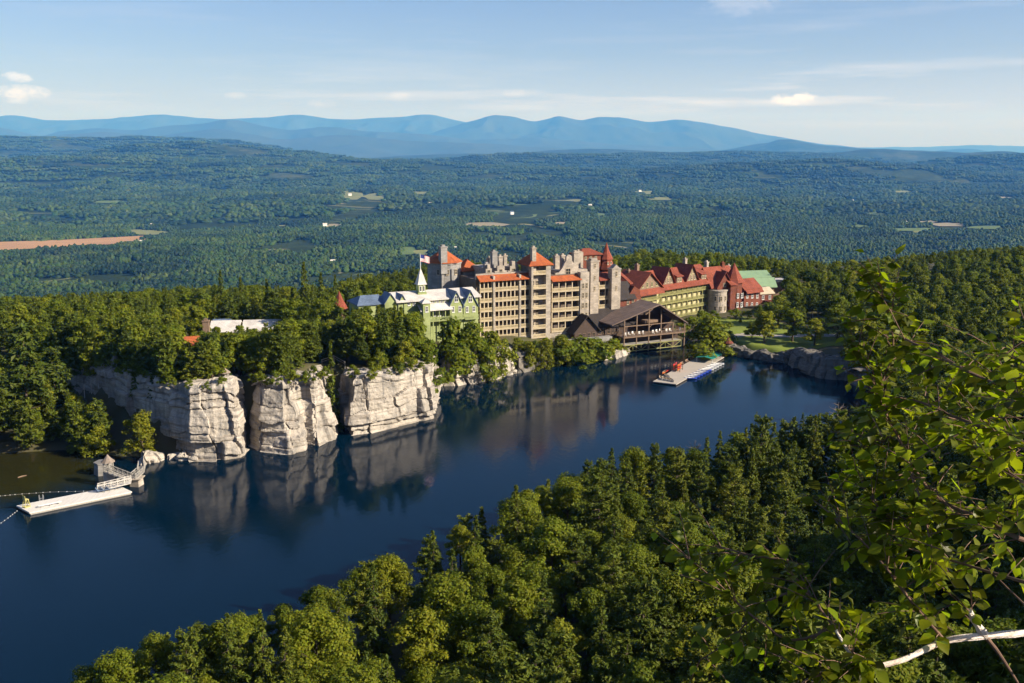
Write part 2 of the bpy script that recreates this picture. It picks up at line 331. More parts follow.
for px, Y, z in [(60, 205, 1.5), (20, 205, 1.5), (-60, 205, 1.5), (40, 225, 5), (100, 215, 13.5), (160, 205, 14.4), (220, 202, 14.6), (290, 212, 14.2), (345, 222, 12.6), (400, 228, 12.0), (425, 232, 11.8),
                 (0, 260, 9), (100, 260, 10), (200, 250, 11), (240, 262, 9), (300, 260, 10.5), (390, 255, 11), (-100, 260, 5), (-100, 330, 3), (0, 330, 4), (150, 330, 5), (280, 330, 6), (350, 320, 6),
                 (460, 264, 9), (500, 278, 7), (550, 285, 6), (600, 295, 4), (640, 312, 3.0), (690, 325, 3.0), (720, 335, 2.8), (480, 292, 9), (550, 302, 7), (600, 315, 6), (650, 335, 3.5), (700, 345, 3.2), (760, 360, 4),
                 (700, 300, 2.5), (750, 300, 2.6), (800, 290, 2.8), (850, 285, 4), (780, 330, 3), (850, 340, 4), (950, 330, 4), (1050, 300, 5),
                 (600, 400, 3), (700, 420, 3), (850, 420, 4), (1000, 420, 6), (1050, 450, 6),
                 (0, 450, -30), (200, 450, -30), (400, 450, -25), (520, 450, -15), (640, 600, -12), (830, 600, -14), (1024, 550, 0), (440, 700, -30), (350, 700, -52), (200, 700, -90), (0, 700, -110), (-200, 500, -40), (1200, 600, 5)]:
    CTRL.append(((px - 512) / F * Y * 1.012, Y, z))
CTRL += [(0, -30, 66), (0, 0, 60.2), (5, -2, 60.2), (14, 0, 59), (-12, -2, 59), (0, 14, 41), (0, 30, 26), (0, 60, 13), (0, 85, 6), (-40, 0, 50), (-40, 30, 20), (-40, 60, 7), (-80, 20, 12), (-90, 50, 3), (-130, 30, 3), (-80, -40, 60),
         (20, 14, 42), (40, 30, 30), (40, 60, 17), (40, 90, 9), (40, 130, 4), (60, 100, 12), (70, 140, 8), (80, 180, 4), (95, 220, 3), (100, 260, 3), (60, 20, 46), (90, 40, 53), (110, 70, 55), (140, 60, 78), (170, 100, 74),
         (130, 110, 44), (130, 160, 16), (180, 160, 34), (150, 220, 9), (220, 220, 15), (200, 300, 6), (60, -20, 68), (120, 0, 86), (200, 50, 84), (250, 120, 62), (300, -100, 90), (0, -150, 80), (-200, -100, 60)]
def band(pts, out, inn):
    w_ = np.array([P(x, y, 0)[:2] for x, y in pts]); t = np.gradient(w_, axis=0); t /= np.hypot(*t.T)[:, None]; n = np.column_stack([t[:, 1], -t[:, 0]])
    for p, q in zip(w_, n):
        CTRL.append((*(p + q * 4.5), out)); CTRL.append((*(p + q * 9), out)); CTRL.append((*(p - q * 4.5), inn))
band([(58, 413), (68, 417), (76, 420), (84, 423), (93, 426.5), (102, 430), (112, 433.5), (122, 437), (132, 441), (142, 444.5), (152, 448), (162, 452)], 0.9, 12.0)
for q_ in ((30, 452), (70, 450), (100, 452), (130, 456), (150, 455), (45, 440), (85, 440), (112, 446)): CTRL.append((*P(*q_, .8)[:2], .8))
CTRL = np.array(CTRL, float)
def land(x, y):
    x = np.asarray(x, float); y = np.asarray(y, float); num = 0; den = 0
    for cx, cy, cz in CTRL:
        wgt = 1.0 / (((x - cx) ** 2 + (y - cy) ** 2) + 9.0) ** 1.9
        num = num + wgt * cz; den = den + wgt
    return num / den
def tz(x, y):
    x = np.asarray(x, float); y = np.asarray(y, float)
    z = land(x, y) + (fbm(x / 17, y / 17, 3, 3) - 0.5) * 1.6 * sstep(0, 6, np.abs(lake_sd(x, y)))
    z = np.maximum(z, 1.2) if False else z
    s = lake_sd(x, y); z = -3 + (z + 3) * sstep(0.5, 6.0, s)
    rr = np.hypot(x, np.maximum(y, 0) if False else y)
    return z + (-268 - z) * sstep(620, 1350, rr)

def axis(fine0, fine1, st, lo, hi, grow=1.12):
    a = list(np.arange(fine0, fine1 + 1e-6, st)); d = st; v = a[0]
    while v > lo: d *= grow; v -= d; a.insert(0, v)
    d = st; v = a[-1]
    while v < hi: d *= grow; v += d; a.append(v)
    return np.array(a)
ground_m = mat('forest_floor', (0.060, 0.062, 0.022), (0.085, 0.068, 0.036), 0.12, bump=0.5, bscale=1.4)
xs = axis(-240, 300, 3.0, -1500, 1500); ys = axis(-60, 460, 3.0, -1500, 1500)
X, Y = np.meshgrid(xs, ys); Z = tz(X, Y); nx, ny = len(xs), len(ys)
def gridquads(nu, nv):
    i = np.arange(nu - 1)[None, :] + (np.arange(nv - 1) * nu)[:, None]
    return np.stack([i, i + 1, i + nu + 1, i + nu], -1).reshape(-1, 4)
o = obj('ground', np_mesh('ground', np.stack([X, Y, Z], -1).reshape(-1, 3), gridquads(nx, ny), [ground_m], smooth=True)); tag(o, kind='structure')

# ---- lake water
def water_material():
    m = bpy.data.materials.new('lake_water'); m.use_nodes = True; nt = m.node_tree; b = nt.nodes['Principled BSDF']
    b.inputs['Base Color'].default_value = (0.0004, 0.0085, 0.020, 1); b.inputs['Roughness'].default_value = 0.05; b.inputs['IOR'].default_value = 1.33; b.inputs['Specular IOR Level'].default_value = 0.30
    tc = nt.nodes.new('ShaderNodeTexCoord')
    # brownish-green shallows in the cove behind the float
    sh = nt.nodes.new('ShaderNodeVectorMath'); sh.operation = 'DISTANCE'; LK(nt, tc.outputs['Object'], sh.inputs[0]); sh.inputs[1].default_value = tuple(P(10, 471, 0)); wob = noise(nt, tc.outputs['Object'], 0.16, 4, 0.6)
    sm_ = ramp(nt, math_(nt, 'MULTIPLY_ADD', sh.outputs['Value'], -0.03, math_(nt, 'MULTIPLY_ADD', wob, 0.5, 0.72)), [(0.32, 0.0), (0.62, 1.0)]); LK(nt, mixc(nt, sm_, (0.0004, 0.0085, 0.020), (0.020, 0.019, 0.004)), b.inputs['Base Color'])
    mp = nt.nodes.new('ShaderNodeMapping'); mp.inputs['Scale'].default_value = (1, 0.55, 1); mp.inputs['Rotation'].default_value = (0, 0, 0.5); LK(nt, tc.outputs['Object'], mp.inputs[0])
    h1 = noise(nt, mp.outputs[0], 1.1, 3, 0.6); patch = noise(nt, tc.outputs['Object'], 0.018, 3, 0.6)
    amp = ramp(nt, patch, [(0.38, 0.25), (0.62, 1.0)]); LK(nt, ramp(nt, patch, [(0.40, 0.04), (0.62, 0.17)]), b.inputs['Roughness'])
    bp = nt.nodes.new('ShaderNodeBump'); bp.inputs['Distance'].default_value = 0.1; bp.inputs['Strength'].default_value = 0.36
    LK(nt, math_(nt, 'MULTIPLY', h1, amp), bp.inputs['Height']); LK(nt, bp.outputs[0], b.inputs['Normal']); return m
gx = np.arange(-262, 120, 4.0); gy = np.arange(30, 322, 4.0); GX, GY = np.meshgrid(gx, gy)
q = gridquads(len(gx), len(gy)); keep = lake_sd(GX, GY).ravel()[q].min(1) < 4.0; q = q[keep]
used, inv = np.unique(q, return_inverse=True)
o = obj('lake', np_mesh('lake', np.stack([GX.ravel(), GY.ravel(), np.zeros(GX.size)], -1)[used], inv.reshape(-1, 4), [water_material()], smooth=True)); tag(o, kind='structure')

# ---- rock cliffs
def cliff_material(nm='pale_conglomerate_rock', k=1.0):
    m = bpy.data.materials.new(nm); m.use_nodes = True; nt = m.node_tree; b = nt.nodes['Principled BSDF']; b.inputs['Roughness'].default_value = 0.9
    b.inputs['Specular IOR Level'].default_value = 0.15
    tc = nt.nodes.new('ShaderNodeTexCoord'); o = tc.outputs['Object']
    def mapd(s):
        mp = nt.nodes.new('ShaderNodeMapping'); mp.inputs['Scale'].default_value = s; LK(nt, o, mp.inputs[0]); return mp.outputs[0]
    a = noise(nt, o, 0.16, 6, 0.65); st = noise(nt, mapd((0.9, 0.9, 0.09)), 1, 5, 0.65); bed = noise(nt, mapd((0.05, 0.05, 1.6)), 1.5, 4, 0.6); fi = noise(nt, o, 1.7, 5, 0.7)
    c = ramp(nt, a, [(0.32, (0.50, 0.45, 0.385)), (0.5, (0.41, 0.365, 0.31)), (0.68, (0.21, 0.195, 0.175))])
    c = mixc(nt, ramp(nt, st, [(0.50, 0.0), (0.66, 0.75)]), c, (0.16, 0.155, 0.15))
    c = mixc(nt, ramp(nt, bed, [(0.52, 0.0), (0.62, 0.6)]), c, (0.20, 0.17, 0.14))
    c = mixc(nt, ramp(nt, fi, [(0.55, 0.0), (0.75, 0.5)]), c, (0.36, 0.27, 0.18))
    c = mixc(nt, ramp(nt, fi, [(0.25, 0.55), (0.42, 0.0)]), c, (0.17, 0.16, 0.145))
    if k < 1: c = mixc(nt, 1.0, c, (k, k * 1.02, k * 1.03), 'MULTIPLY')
    LK(nt, c, b.inputs['Base Color'])
    bp = nt.nodes.new('ShaderNodeBump'); bp.inputs['Strength'].default_value = 0.8; bp.inputs['Distance'].default_value = 0.35
    LK(nt, math_(nt, 'ADD', math_(nt, 'MULTIPLY', bed, 0.6), fi), bp.inputs['Height']); LK(nt, bp.outputs[0], b.inputs['Normal']); return m
ROCK = cliff_material(); SHADE_ROCK = cliff_material('rock_darkened_for_shade', 0.42)  # second rock: same colours multiplied down, tree shade painted into them
def cliff(label, pts, heights, seed, batter=1.4, cap=7.0, joint=(3.0, 9.0), layer=(1.2, 3.8), amp=0.9, carve=(), step=0.2, name='rock_cliff', rock=None):
    w_ = np.array([P(x, y, 0)[:2] for x, y in pts]); rg = np.random.default_rng(seed)
    seg = np.hypot(*np.diff(w_, axis=0).T); s = np.concatenate([[0], np.cumsum(seg)]); L = s[-1]; ns = max(8, int(L / step)); u = np.linspace(0, L, ns)
    x = np.interp(u, s, w_[:, 0]); y = np.interp(u, s, w_[:, 1]); H = np.interp(u, s, heights)
    k = int(1.4 / step) * 2 + 1; ker = np.ones(k) / k
    sm = lambda a: np.convolve(np.pad(a, k // 2, mode='edge'), ker, 'valid')
    H = sm(H) + (fbm(u / 3.0, u * 0 + seed, 3, seed) - 0.5) * 1.4
    tx, ty = np.gradient(sm(sm(x))), np.gradient(sm(sm(y))); ln = np.hypot(tx, ty) + 1e-9; nxx, nyy = ty / ln, -tx / ln          # outward (towards the water)
    Hm = H.max(); nz = int((Hm + 1.5) / step); v = np.linspace(-1.5, 1.0, nz)
    vz = np.linspace(0, 1, nz)[:, None]; Zz = -1.5 + vz * (H[None, :] + 1.5); U = np.broadcast_to(u[None, :], Zz.shape)
    # strata and joints
    zb = [-2.0]
    while zb[-1] < Hm + 3: zb.append(zb[-1] + rg.uniform(*layer))
    zb = np.array(zb); Zt = Zz + 0.35 * np.sin(U / 9 + seed) + U * 0.02 + (fbm(U / 4.5, Zz / 6.0, 3, seed + 11) - .5) * 2.2
    li = np.clip(np.searchsorted(zb, Zt) - 1, 0, len(zb) - 2); lo_ = rg.uniform(-0.4, 0.4, len(zb))[li]
    jb = [-1.0]
    while jb[-1] < L + 6: jb.append(jb[-1] + rg.uniform(*joint))
    jb = np.array(jb); Uj = U + 3.4 * (fbm(Zz / 4.0 + 3, U / 7.0, 3, seed + 5) - .5) + Zz * 0.10
    ji = np.clip(np.searchsorted(jb, Uj) - 1, 0, len(jb) - 2)
    nL, nJ = len(zb), len(jb); lj = np.clip(li, 0, nL - 2)
    uc = (jb[ji] + jb[ji + 1]) / 2; zc = (zb[li] + zb[li + 1]) / 2; hsh = rg.uniform(-1, 1, (4, nL, nJ)); grp = (li * 0 + ji)
    off = lo_ * amp + rg.uniform(-0.55, 0.55, nJ)[ji] * amp + hsh[0][lj, ji] * 0.55 * amp
    off += hsh[1][lj // 2, ji] * 0.20 * (Uj - uc) + hsh[2][lj, ji] * 0.20 * (Zt - zc)                       # each block face is a tilted plane
    fbn = (fbm(U / 1.1, Zz / 0.7, 4, seed) - 0.5) * 0.42 + (fbm(U / 8.0, Zz / 7.0, 2, seed + 4) - 0.5) * 1.2
    off += fbn
    dz = np.minimum(np.abs(Zt - zb[li]), np.abs(Zt - zb[li + 1])); dj = np.minimum(np.abs(Uj - jb[ji]), np.abs(Uj - jb[ji + 1]))
    off -= 0.8 * np.exp(-(dz / 0.16) ** 2) * (rg.uniform(0, 1, nL)[li] ** 2) + 0.8 * np.exp(-(dj / 0.22) ** 2) * (rg.uniform(0, 1, (nL, nJ))[lj, ji] > .62)
    rel = np.clip(Zz / np.maximum(H[None, :], 1), 0, 1)
    off += batter * (0.22 - rel) - 0.7 * sstep(0.94, 1.0, rel)
    for (s0, s1, z0, z1, dd) in carve:
        off += dd * sstep(s0 * L - .3, s0 * L + .3, U) * (1 - sstep(s1 * L - .3, s1 * L + .3, U)) * sstep(z0 - .25, z0 + .25, Zz) * (1 - sstep(z1 - .25, z1 + .25, Zz))
    off = np.clip(off, -4.5, 3.6); fade = np.minimum(1, np.minimum(U, L - U) / 1.2 + 0.3); off *= fade
    # round the ends so the block is closed
    Xc = x[None, :] + nxx * off; Yc = y[None, :] + nyy * off
    caps = []
    for k2 in range(1, 9):
        t = k2 / 8; d = cap * t
        caps.append((Xc[-1] - nxx * d, Yc[-1] - nyy * d, Zz[-1] + 0.3 * np.sin(u + k2) * 0.6 + (fbm(u / 1.6, u * 0 + k2 / 2.0, 3, seed + 9) - .45) * 0.9 - 2.2 * max(0, t - .55)))
    VX = np.vstack([Xc] + [c[0][None] for c in caps]); VY = np.vstack([Yc] + [c[1][None] for c in caps]); VZ = np.vstack([Zz] + [c[2][None] for c in caps])
    V = np.stack([VX, VY, VZ], -1).reshape(-1, 3); org = np.array([x.mean(), y.mean(), 0]); Q = gridquads(ns, VX.shape[0])
    o = obj(name, np_mesh(name, V - org, Q, [rock or ROCK])); o.location = org
    return tag(o, label, 'cliff')
cliff('broad pale rock cliff with shaded grey face and undercut base behind the swimming float', [(60, 414), (76, 420), (100, 429), (135, 442), (165, 453), (191, 462), (216, 461.5), (241, 458), (248, 445), (247, 430)], [10, 12.5, 14.5, 14.8, 14.8, 15, 15.2, 15, 14.5, 13], 11,
      carve=[(0.45, 0.72, 0.0, 3.6, -1.6)], amp=0.8, joint=(4, 11))
cliff('middle pale cliff of two sloping buttresses with a dark crack between them', [(243, 432), (249, 446), (262, 451), (285, 452.5), (302, 450), (307, 444), (318, 446), (332, 439.5), (336, 424), (334, 412)], [13, 14.5, 14.5, 14.5, 14.2, 13.5, 14.3, 14, 13, 12], 23, batter=3.3, amp=0.8, carve=[(0.15, 0.36, 0.0, 4.0, -0.8), (0.52, 0.6, 0, 8, -0.8)])
cliff('blocky pale cliff point with a square cave at its right end', [(338, 400), (341, 420), (350, 436.5), (372, 435.5), (395, 429.5), (416, 423.5), (434, 418), (437, 402), (436, 388)], [10, 12, 12.8, 12.8, 12.6, 12.6, 12.4, 12, 10], 31,
      batter=1.2, amp=1.0, carve=[(0.66, 0.73, -1, 4.6, -2.2), (0.3, 0.62, 0.0, 2.4, -0.9)], joint=(3, 8))
cliff('lower pale rock ledge just past the blocky point, under leafy trees', [(434, 381), (441, 386), (456, 386), (470, 384), (482, 382.5), (484, 373)], [6, 7.5, 7.3, 6.8, 6.4, 6], 41, batter=2.2, cap=5, joint=(1.5, 3.5))
cliff('split grey rock outcrop below the left end of the stone hotel', [(486, 378), (490, 380), (499, 378), (512, 374.5), (514, 367)], [6, 8.0, 8.5, 7.2, 6], 43, batter=1.6, cap=5, joint=(1.5, 3))
cliff('low shadowed grey rocks at the water below the stone hotel', [(513, 371), (518, 373), (532, 370), (546, 367), (560, 362.5), (564, 356)], [3, 4.6, 5, 4.2, 3, 2], 47, batter=1.5, cap=4, joint=(1.5, 3), rock=SHADE_ROCK)
cliff('flat pale rock ledge in the water left of the lake pavilion', [(596, 357), (602, 361), (615, 359.5), (627, 354.5), (628, 350)], [1.2, 1.6, 1.7, 1.6, 1.2], 53, batter=0.8, cap=4, joint=(1.5, 3), name='rock_ledge')
cliff('long low dark rock bank below the lawn', [(690, 345), (693, 349), (715, 351), (740, 357), (770, 362), (789, 364), (795, 360)], [1.6, 2.2, 2.4, 2.4, 2.3, 2.6, 2.4], 59, batter=0.8, cap=3, joint=(1.5, 4), name='rock_bank', rock=SHADE_ROCK)
cliff('grey shaded rock wall at the right end of the lake', [(786, 360), (792, 365), (801, 370), (820, 378), (845, 380), (866, 389), (872, 380)], [3, 4.6, 5.4, 5.6, 5.2, 4.5, 4], 61, batter=1.2, cap=5, joint=(2, 5), rock=SHADE_ROCK)
cliff('small pale boulder by the water right of the gangway pier', [(138, 464), (143, 466), (158, 462), (164, 460), (166, 457)], [1.0, 2.2, 2.0, 1.0, 0.8], 67, batter=0.8, cap=2.5, joint=(1, 2), name='boulder')
cliff('flat low rock at the foot of the broad cliff', [(168, 459), (173, 461), (186, 461.5), (197, 461), (200, 458)], [0.5, 0.8, 0.9, 0.8, 0.5], 69, batter=0.5, cap=2.5, joint=(1, 2), name='boulder')

# ---- valley floor
HUMP = [(115, 139.5, 13500, 1700, 900), (-40, 141, 12500, 1500, 900), (240, 146.5, 14500, 1400, 800), (330, 162, 9500, 3500, 1200), (60, 160, 8200, 1600, 800), (600, 149.0, 19000, 3500, 1500), (770, 148.5, 24000, 1500, 1200), (840, 147.3, 23000, 3000, 1300), (960, 147.5, 33000, 900, 900),
        (940, 150.3, 15000, 4200, 900), (700, 152.8, 13500, 2600, 900), (520, 155.5, 12000, 2200, 900), (1020, 158, 10500, 2000, 700), (820, 163, 8600, 1500, 700), (200, 152, 10500, 1800, 800)]
HUMP = [(*D(px, py, Yd), sx, sy) for px, py, Yd, sx, sy in HUMP]
def vz(x, y):
    x = np.asarray(x, float); y = np.asarray(y, float); r = np.hypot(x, y)
    z = -252 + (fbm(x / 2000 + 9, y / 2000, 4, 77) - 0.5) * 110 * sstep(1800, 4500, r) + (fbm(x / 600 + 3, y / 600, 3, 78) - 0.5) * 16
    for hx, hy, hz, sx, sy in HUMP:
        e = np.exp(-((x - hx) / sx) ** 2 - ((y - hy) / sy) ** 2); z = z + (hz + 252) * e * (0.72 + 0.28 * np.clip(fbm(x / 900, y / 900, 3, 5) * 2, 0, 1.6) / 1.1)
    return z - 6 * sstep(1200, 800, r)
def valley_material():
    m = bpy.data.materials.new('valley_woodland_ground'); m.use_nodes = True; nt = m.node_tree; b = nt.nodes['Principled BSDF']; b.inputs['Roughness'].default_value = 0.95; b.inputs['Specular IOR Level'].default_value = 0.05
    tc = nt.nodes.new('ShaderNodeTexCoord'); o = tc.outputs['Object']
    f = noise(nt, o, 0.0011, 8, 0.62); f2 = noise(nt, o, 0.012, 5, 0.65)
    c = ramp(nt, f, [(0.36, (0.018, 0.032, 0.008)), (0.52, (0.032, 0.046, 0.011)), (0.66, (0.050, 0.062, 0.016))])
    c = mixc(nt, ramp(nt, f2, [(0.42, 0.0), (0.6, 0.55)]), c, (0.009, 0.016, 0.005))
    pt = nt.nodes.new('ShaderNodeMapping'); pt.inputs['Scale'].default_value = (0.0010, 0.0016, 1); LK(nt, o, pt.inputs[0])
    vo = nt.nodes.new('ShaderNodeTexVoronoi'); vo.inputs['Scale'].default_value = 1.6; LK(nt, pt.outputs[0], vo.inputs['Vector'])
    sep = nt.nodes.new('ShaderNodeSeparateColor'); LK(nt, vo.outputs['Color'], sep.inputs[0])
    mask = math_(nt, 'MULTIPLY', ramp(nt, sep.outputs[0], [(0.88, 0.0), (0.9, 1.0)]), ramp(nt, noise(nt, o, 0.0035, 3, .5), [(0.52, 0.0), (0.55, 1.0)]))
    c = mixc(nt, mask, c, ramp(nt, sep.outputs[1], [(0.3, (0.12, 0.16, 0.05)), (0.8, (0.22, 0.20, 0.10))]))
    LK(nt, c, b.inputs['Base Color'])
    bp = nt.nodes.new('ShaderNodeBump'); bp.inputs['Strength'].default_value = 0.6; bp.inputs['Distance'].default_value = 14; LK(nt, noise(nt, o, 0.02, 4, 0.6), bp.inputs['Height']); LK(nt, bp.outputs[0], b.inputs['Normal'])
    return m
th = np.linspace(-math.pi, math.pi, 721); dense = np.linspace(R(-45), R(45), 500); th = np.unique(np.concatenate([th[::3], dense])); rr = np.geomspace(780, 50000, 230)
TH, RR = np.meshgrid(th, rr); VXv, VYv = RR * np.sin(TH), RR * np.cos(TH)
o = obj('valley_ground', np_mesh('valley_ground', np.stack([VXv, VYv, vz(VXv, VYv)], -1).reshape(-1, 3), gridquads(len(th), len(rr))[:, ::-1], [valley_material()], smooth=True)); tag(o, kind='structure')

# ---- fields
def inpoly(x, y, poly):
    ins = np.zeros(np.shape(x), bool); n = len(poly)
    for i in range(n):
        ax, ay = poly[i]; bx, by = poly[(i + 1) % n]; c = (ay > y) != (by > y)
        ins ^= c & (x < (bx - ax) * (y - ay) / (by - ay + 1e-12) + ax)
    return ins
TAN = mat('ploughed_field', (0.42, 0.235, 0.10), (0.34, 0.19, 0.085), 0.006, rough=1); YG = mat('hay_meadow', (0.20, 0.20, 0.06), (0.14, 0.155, 0.045), 0.008, rough=1); GRN = mat('green_meadow', (0.11, 0.16, 0.035), (0.085, 0.125, 0.03), 0.008, rough=1); STR = mat('stubble_field', (0.30, 0.25, 0.15), (0.23, 0.195, 0.115), 0.006, rough=1)
fields = [([(-60, 243.5), (0, 242), (60, 240), (110, 237.5), (150, 235.5), (152, 239), (118, 244), (60, 247), (0, 250.5), (-60, 254)], TAN)]
def blob(x0, x1, y0, y1, m):
    rg = random.Random(int(x0 * 7 + y0)); n = 12; pts = []
    for i in range(n):
        a = 2 * math.pi * i / n; r = rg.uniform(0.75, 1.05); pts.append(((x0 + x1) / 2 + (x1 - x0) / 2 * math.cos(a) * r, (y0 + y1) / 2 + (y1 - y0) / 2 * math.sin(a) * r))
    fields.append((pts, m))
for a in [(122, 150, 213.5, 218, GRN), (160, 184, 210, 215, GRN), (120, 168, 229, 235, YG), (212, 231, 212, 217, GRN), (198, 226, 179.5, 183, STR), (240, 258, 178.5, 181, STR), (334, 366, 190, 201, YG), (360, 396, 193, 200, YG), (303, 321, 192.5, 197, GRN),
          (318, 350, 223.5, 228.5, STR), (274, 291, 222.5, 226.5, YG), (394, 418, 244.5, 256, GRN), (412, 442, 249, 255, YG), (628, 668, 190.5, 194.5, YG), (694, 728, 187.5, 190.5, GRN), (806, 823, 185, 188, STR), (886, 914, 189.5, 193, YG), (540, 574, 161.5, 164, GRN), (896, 964, 161.3, 163.6, STR),
          (380, 398, 207, 210.5, YG), (476, 500, 205, 208, YG), (590, 606, 213, 216, GRN), (960, 990, 203, 206, YG), (712, 738, 206, 209, GRN), (846, 862, 198, 202, YG)]: blob(*a)
rgf = random.Random(31)
for _ in range(46):
    cx, cy = rgf.uniform(-10, 1030), rgf.choice([rgf.uniform(172, 190), rgf.uniform(185, 235)]); wd = rgf.uniform(5, 20) * (.6 + (cy - 150) / 90); hh_ = .7 + (cy - 155) * .022 * rgf.uniform(.6, 1.2)
    if cx < 190 and cy > 222: continue
    blob(cx - wd, cx + wd, cy - hh_, cy + hh_, rgf.choice([GRN, GRN, YG, STR]))
def field_poly(pts):
    out = []
    for x, y in pts:
        p = P(x, y, -250)
        for _ in range(6): p = P(x, y, float(vz(p[0], p[1])) + 3)
        out.append((p[0], p[1]))
    return out
FIELD_POLYS = []
for pts, m in fields:
    poly = field_poly(pts); A0_ = np.array(poly); rows = proj(A0_[:, 0], A0_[:, 1], vz(A0_[:, 0], A0_[:, 1]))[1]
    if np.abs(rows - np.array(pts)[:, 1]).max() > 1.2 or np.ptp(A0_[:, 1]) > 9 * np.ptp(A0_[:, 0]): continue
    poly = poly; FIELD_POLYS.append(poly); c = np.mean(poly, 0); rings = []
    for k in np.linspace(0.02, 1, 7): rings.append([(c[0] + (x - c[0]) * k, c[1] + (y - c[1]) * k) for x, y in poly])
    A = np.array(rings).reshape(-1, 2); zz = vz(A[:, 0], A[:, 1]) + 3.5; n = len(poly)
    q = [(k * n + i, k * n + (i + 1) % n, (k + 1) * n + (i + 1) % n, (k + 1) * n + i) for k in range(6) for i in range(n)]
    o = obj('field', np_mesh('field', np.column_stack([A, zz]), q, [m], smooth=True)); tag(o, kind='structure')

# ---- mountains
mt_m = mat('wooded_mountain', (0.020, 0.032, 0.010), (0.040, 0.050, 0.016), 0.0009, rough=1, bump=0.6, bscale=0.004, detail=8)
def mountain(prof, Yd, depth, seed, spur=0.6):
    pr = np.array(prof, float); us = np.linspace(pr[0, 0], pr[-1, 0], 420); pyv = np.interp(us, pr[:, 0], pr[:, 1])
    k = np.ones(9) / 9; pyv = np.convolve(np.pad(pyv, 4, mode='edge'), k, 'valid') + (fbm(us / 14, us * 0 + seed, 4, seed) - .5) * 1.3
    nv = 70; v = np.linspace(-1, 1, nv); top = np.array([D(512, p, Yd)[2] for p in pyv]) + 255; xw = (us - 512) / F * Yd / math.cos(PITCH)
    Ug, Vg = np.meshgrid(xw, v); prof_v = np.clip(1 - np.abs(Vg) ** 1.15, 0, 1)
    rid = 1 - np.abs(fbm(Ug / 2400, Vg * depth / 5200, 4, seed) * 2 - 1)
    h = top[None, :] * prof_v * (1 - spur * (1 - rid) * np.minimum(1, np.abs(Vg) * 3) * 1.4)
    V = np.stack([Ug, Yd + Vg * depth, -268 + h + 8], -1).reshape(-1, 3)
    o = obj('mountain', np_mesh('mountain', V, gridquads(len(us), nv), [mt_m], smooth=True)); tag(o, kind='structure')
mountain([(-160, 118), (-60, 121), (0, 119), (35, 114), (65, 120), (115, 119), (175, 113.5), (230, 118.5), (265, 117.5), (310, 114), (350, 119), (395, 117), (435, 113.5), (465, 121), (520, 130), (600, 146)], 40000, 6000, 3)
mountain([(400, 146), (440, 131), (470, 121), (495, 114.5), (512, 115), (532, 121), (557, 115), (577, 120), (597, 116), (612, 116.5), (627, 118), (642, 121), (672, 118.5), (697, 122.5), (727, 127.5), (752, 134), (782, 139), (812, 144), (850, 148)], 35500, 5000, 5)
mountain([(-160, 128), (-60, 126), (0, 122), (35, 130), (62, 136), (75, 131), (115, 127), (150, 130), (190, 124), (215, 123), (245, 117.5), (275, 126), (300, 130), (340, 125), (375, 131), (420, 133), (470, 139), (540, 137), (600, 143), (700, 148)], 30000, 4500, 8)
mountain([(-160, 140), (-60, 134), (0, 133), (40, 139), (80, 134), (125, 131), (170, 136), (230, 128), (290, 139), (350, 134), (410, 140), (500, 144), (560, 148)], 25500, 3500, 13)

mountain([(-160, 146.5), (0, 147), (200, 146), (420, 147), (640, 147.2), (760, 146.3), (860, 147.3), (930, 146.2), (970, 144.6), (1010, 146.6), (1060, 147.4), (1180, 146.8)], 45500, 2500, 21, .3)
# ---- the air between
def haze_box():
    mb = MB(); mb.box(-52000, 52000, -52000, 52000, -285, 1600)
    m = bpy.data.materials.new('haze_air'); m.use_nodes = True; nt = m.node_tree; nt.nodes.clear(); out = nt.nodes.new('ShaderNodeOutputMaterial'); v = nt.nodes.new('ShaderNodeVolumePrincipled')
    v.inputs['Color'].default_value = (0.088, 0.36, 1.0, 1); v.inputs['Absorption Color'].default_value = (1, 1, 1, 1); v.inputs['Density'].default_value = HAZE; v.inputs['Anisotropy'].default_value = 0.0
    LK(nt, v.outputs[0], out.inputs['Volume']); o = mb.build('haze', m); tag(o, kind='stuff')
HAZE = 4.3e-5
haze_box()
# ================================================================== VEGETATION
def unit(n, rg):
    v = rg.normal(size=(n, 3)); return v / np.linalg.norm(v, axis=1)[:, None]
def cards(C, Nrm, size, rg, aspect=0.75, fold=0.18):
    """rhombic leaf sprays (4-vert quads, slightly folded) at points C facing Nrm"""
    n = len(C); a = np.cross(Nrm, unit(n, rg)); a /= np.linalg.norm(a, axis=1)[:, None] + 1e-9; b = np.cross(Nrm, a)
    sz = np.asarray(size).reshape(-1, 1) * np.ones((n, 1)); la, lb = a * sz * 0.5, b * sz * 0.5 * aspect
    k = Nrm * sz * fold * rg.uniform(-1, 1, (n, 1))
    V = np.stack([C - la, C + lb + k, C + la, C - lb + k], 1).reshape(-1, 3)
    return V, np.arange(4 * n).reshape(-1, 4)
def tree_trunk_mesh(name, h, r, limbs, rg, wood):
    mb = MB(); pts = []; n = 7
    for i in range(n): t = i / (n - 1); pts.append((math.sin(t * 3 + r * 40) * 0.02 * h * t, math.cos(t * 2.3) * 0.015 * h * t, h * t * 0.92 - 0.6 * (1 - t)))
    mb.tube(pts, [r * (1.25 if i == 0 else 1) * (1 - 0.88 * i / (n - 1)) for i in range(n)], 7)
    for (z0, dx, dy, dz, rr) in limbs:
        k = z0 / h * (n - 1); i = int(min(n - 2, k)); f = k - i; p = np.array(pts[i]) * (1 - f) + np.array(pts[i + 1]) * f; q = p + np.array([dx, dy, dz]); m_ = (p + q) / 2 + np.array([0, 0, -0.06 * np.linalg.norm(q - p)])
        mb.tube([p, m_, q], [rr, rr * 0.65, rr * 0.2], 5)
    return mb.mesh(name, wood)
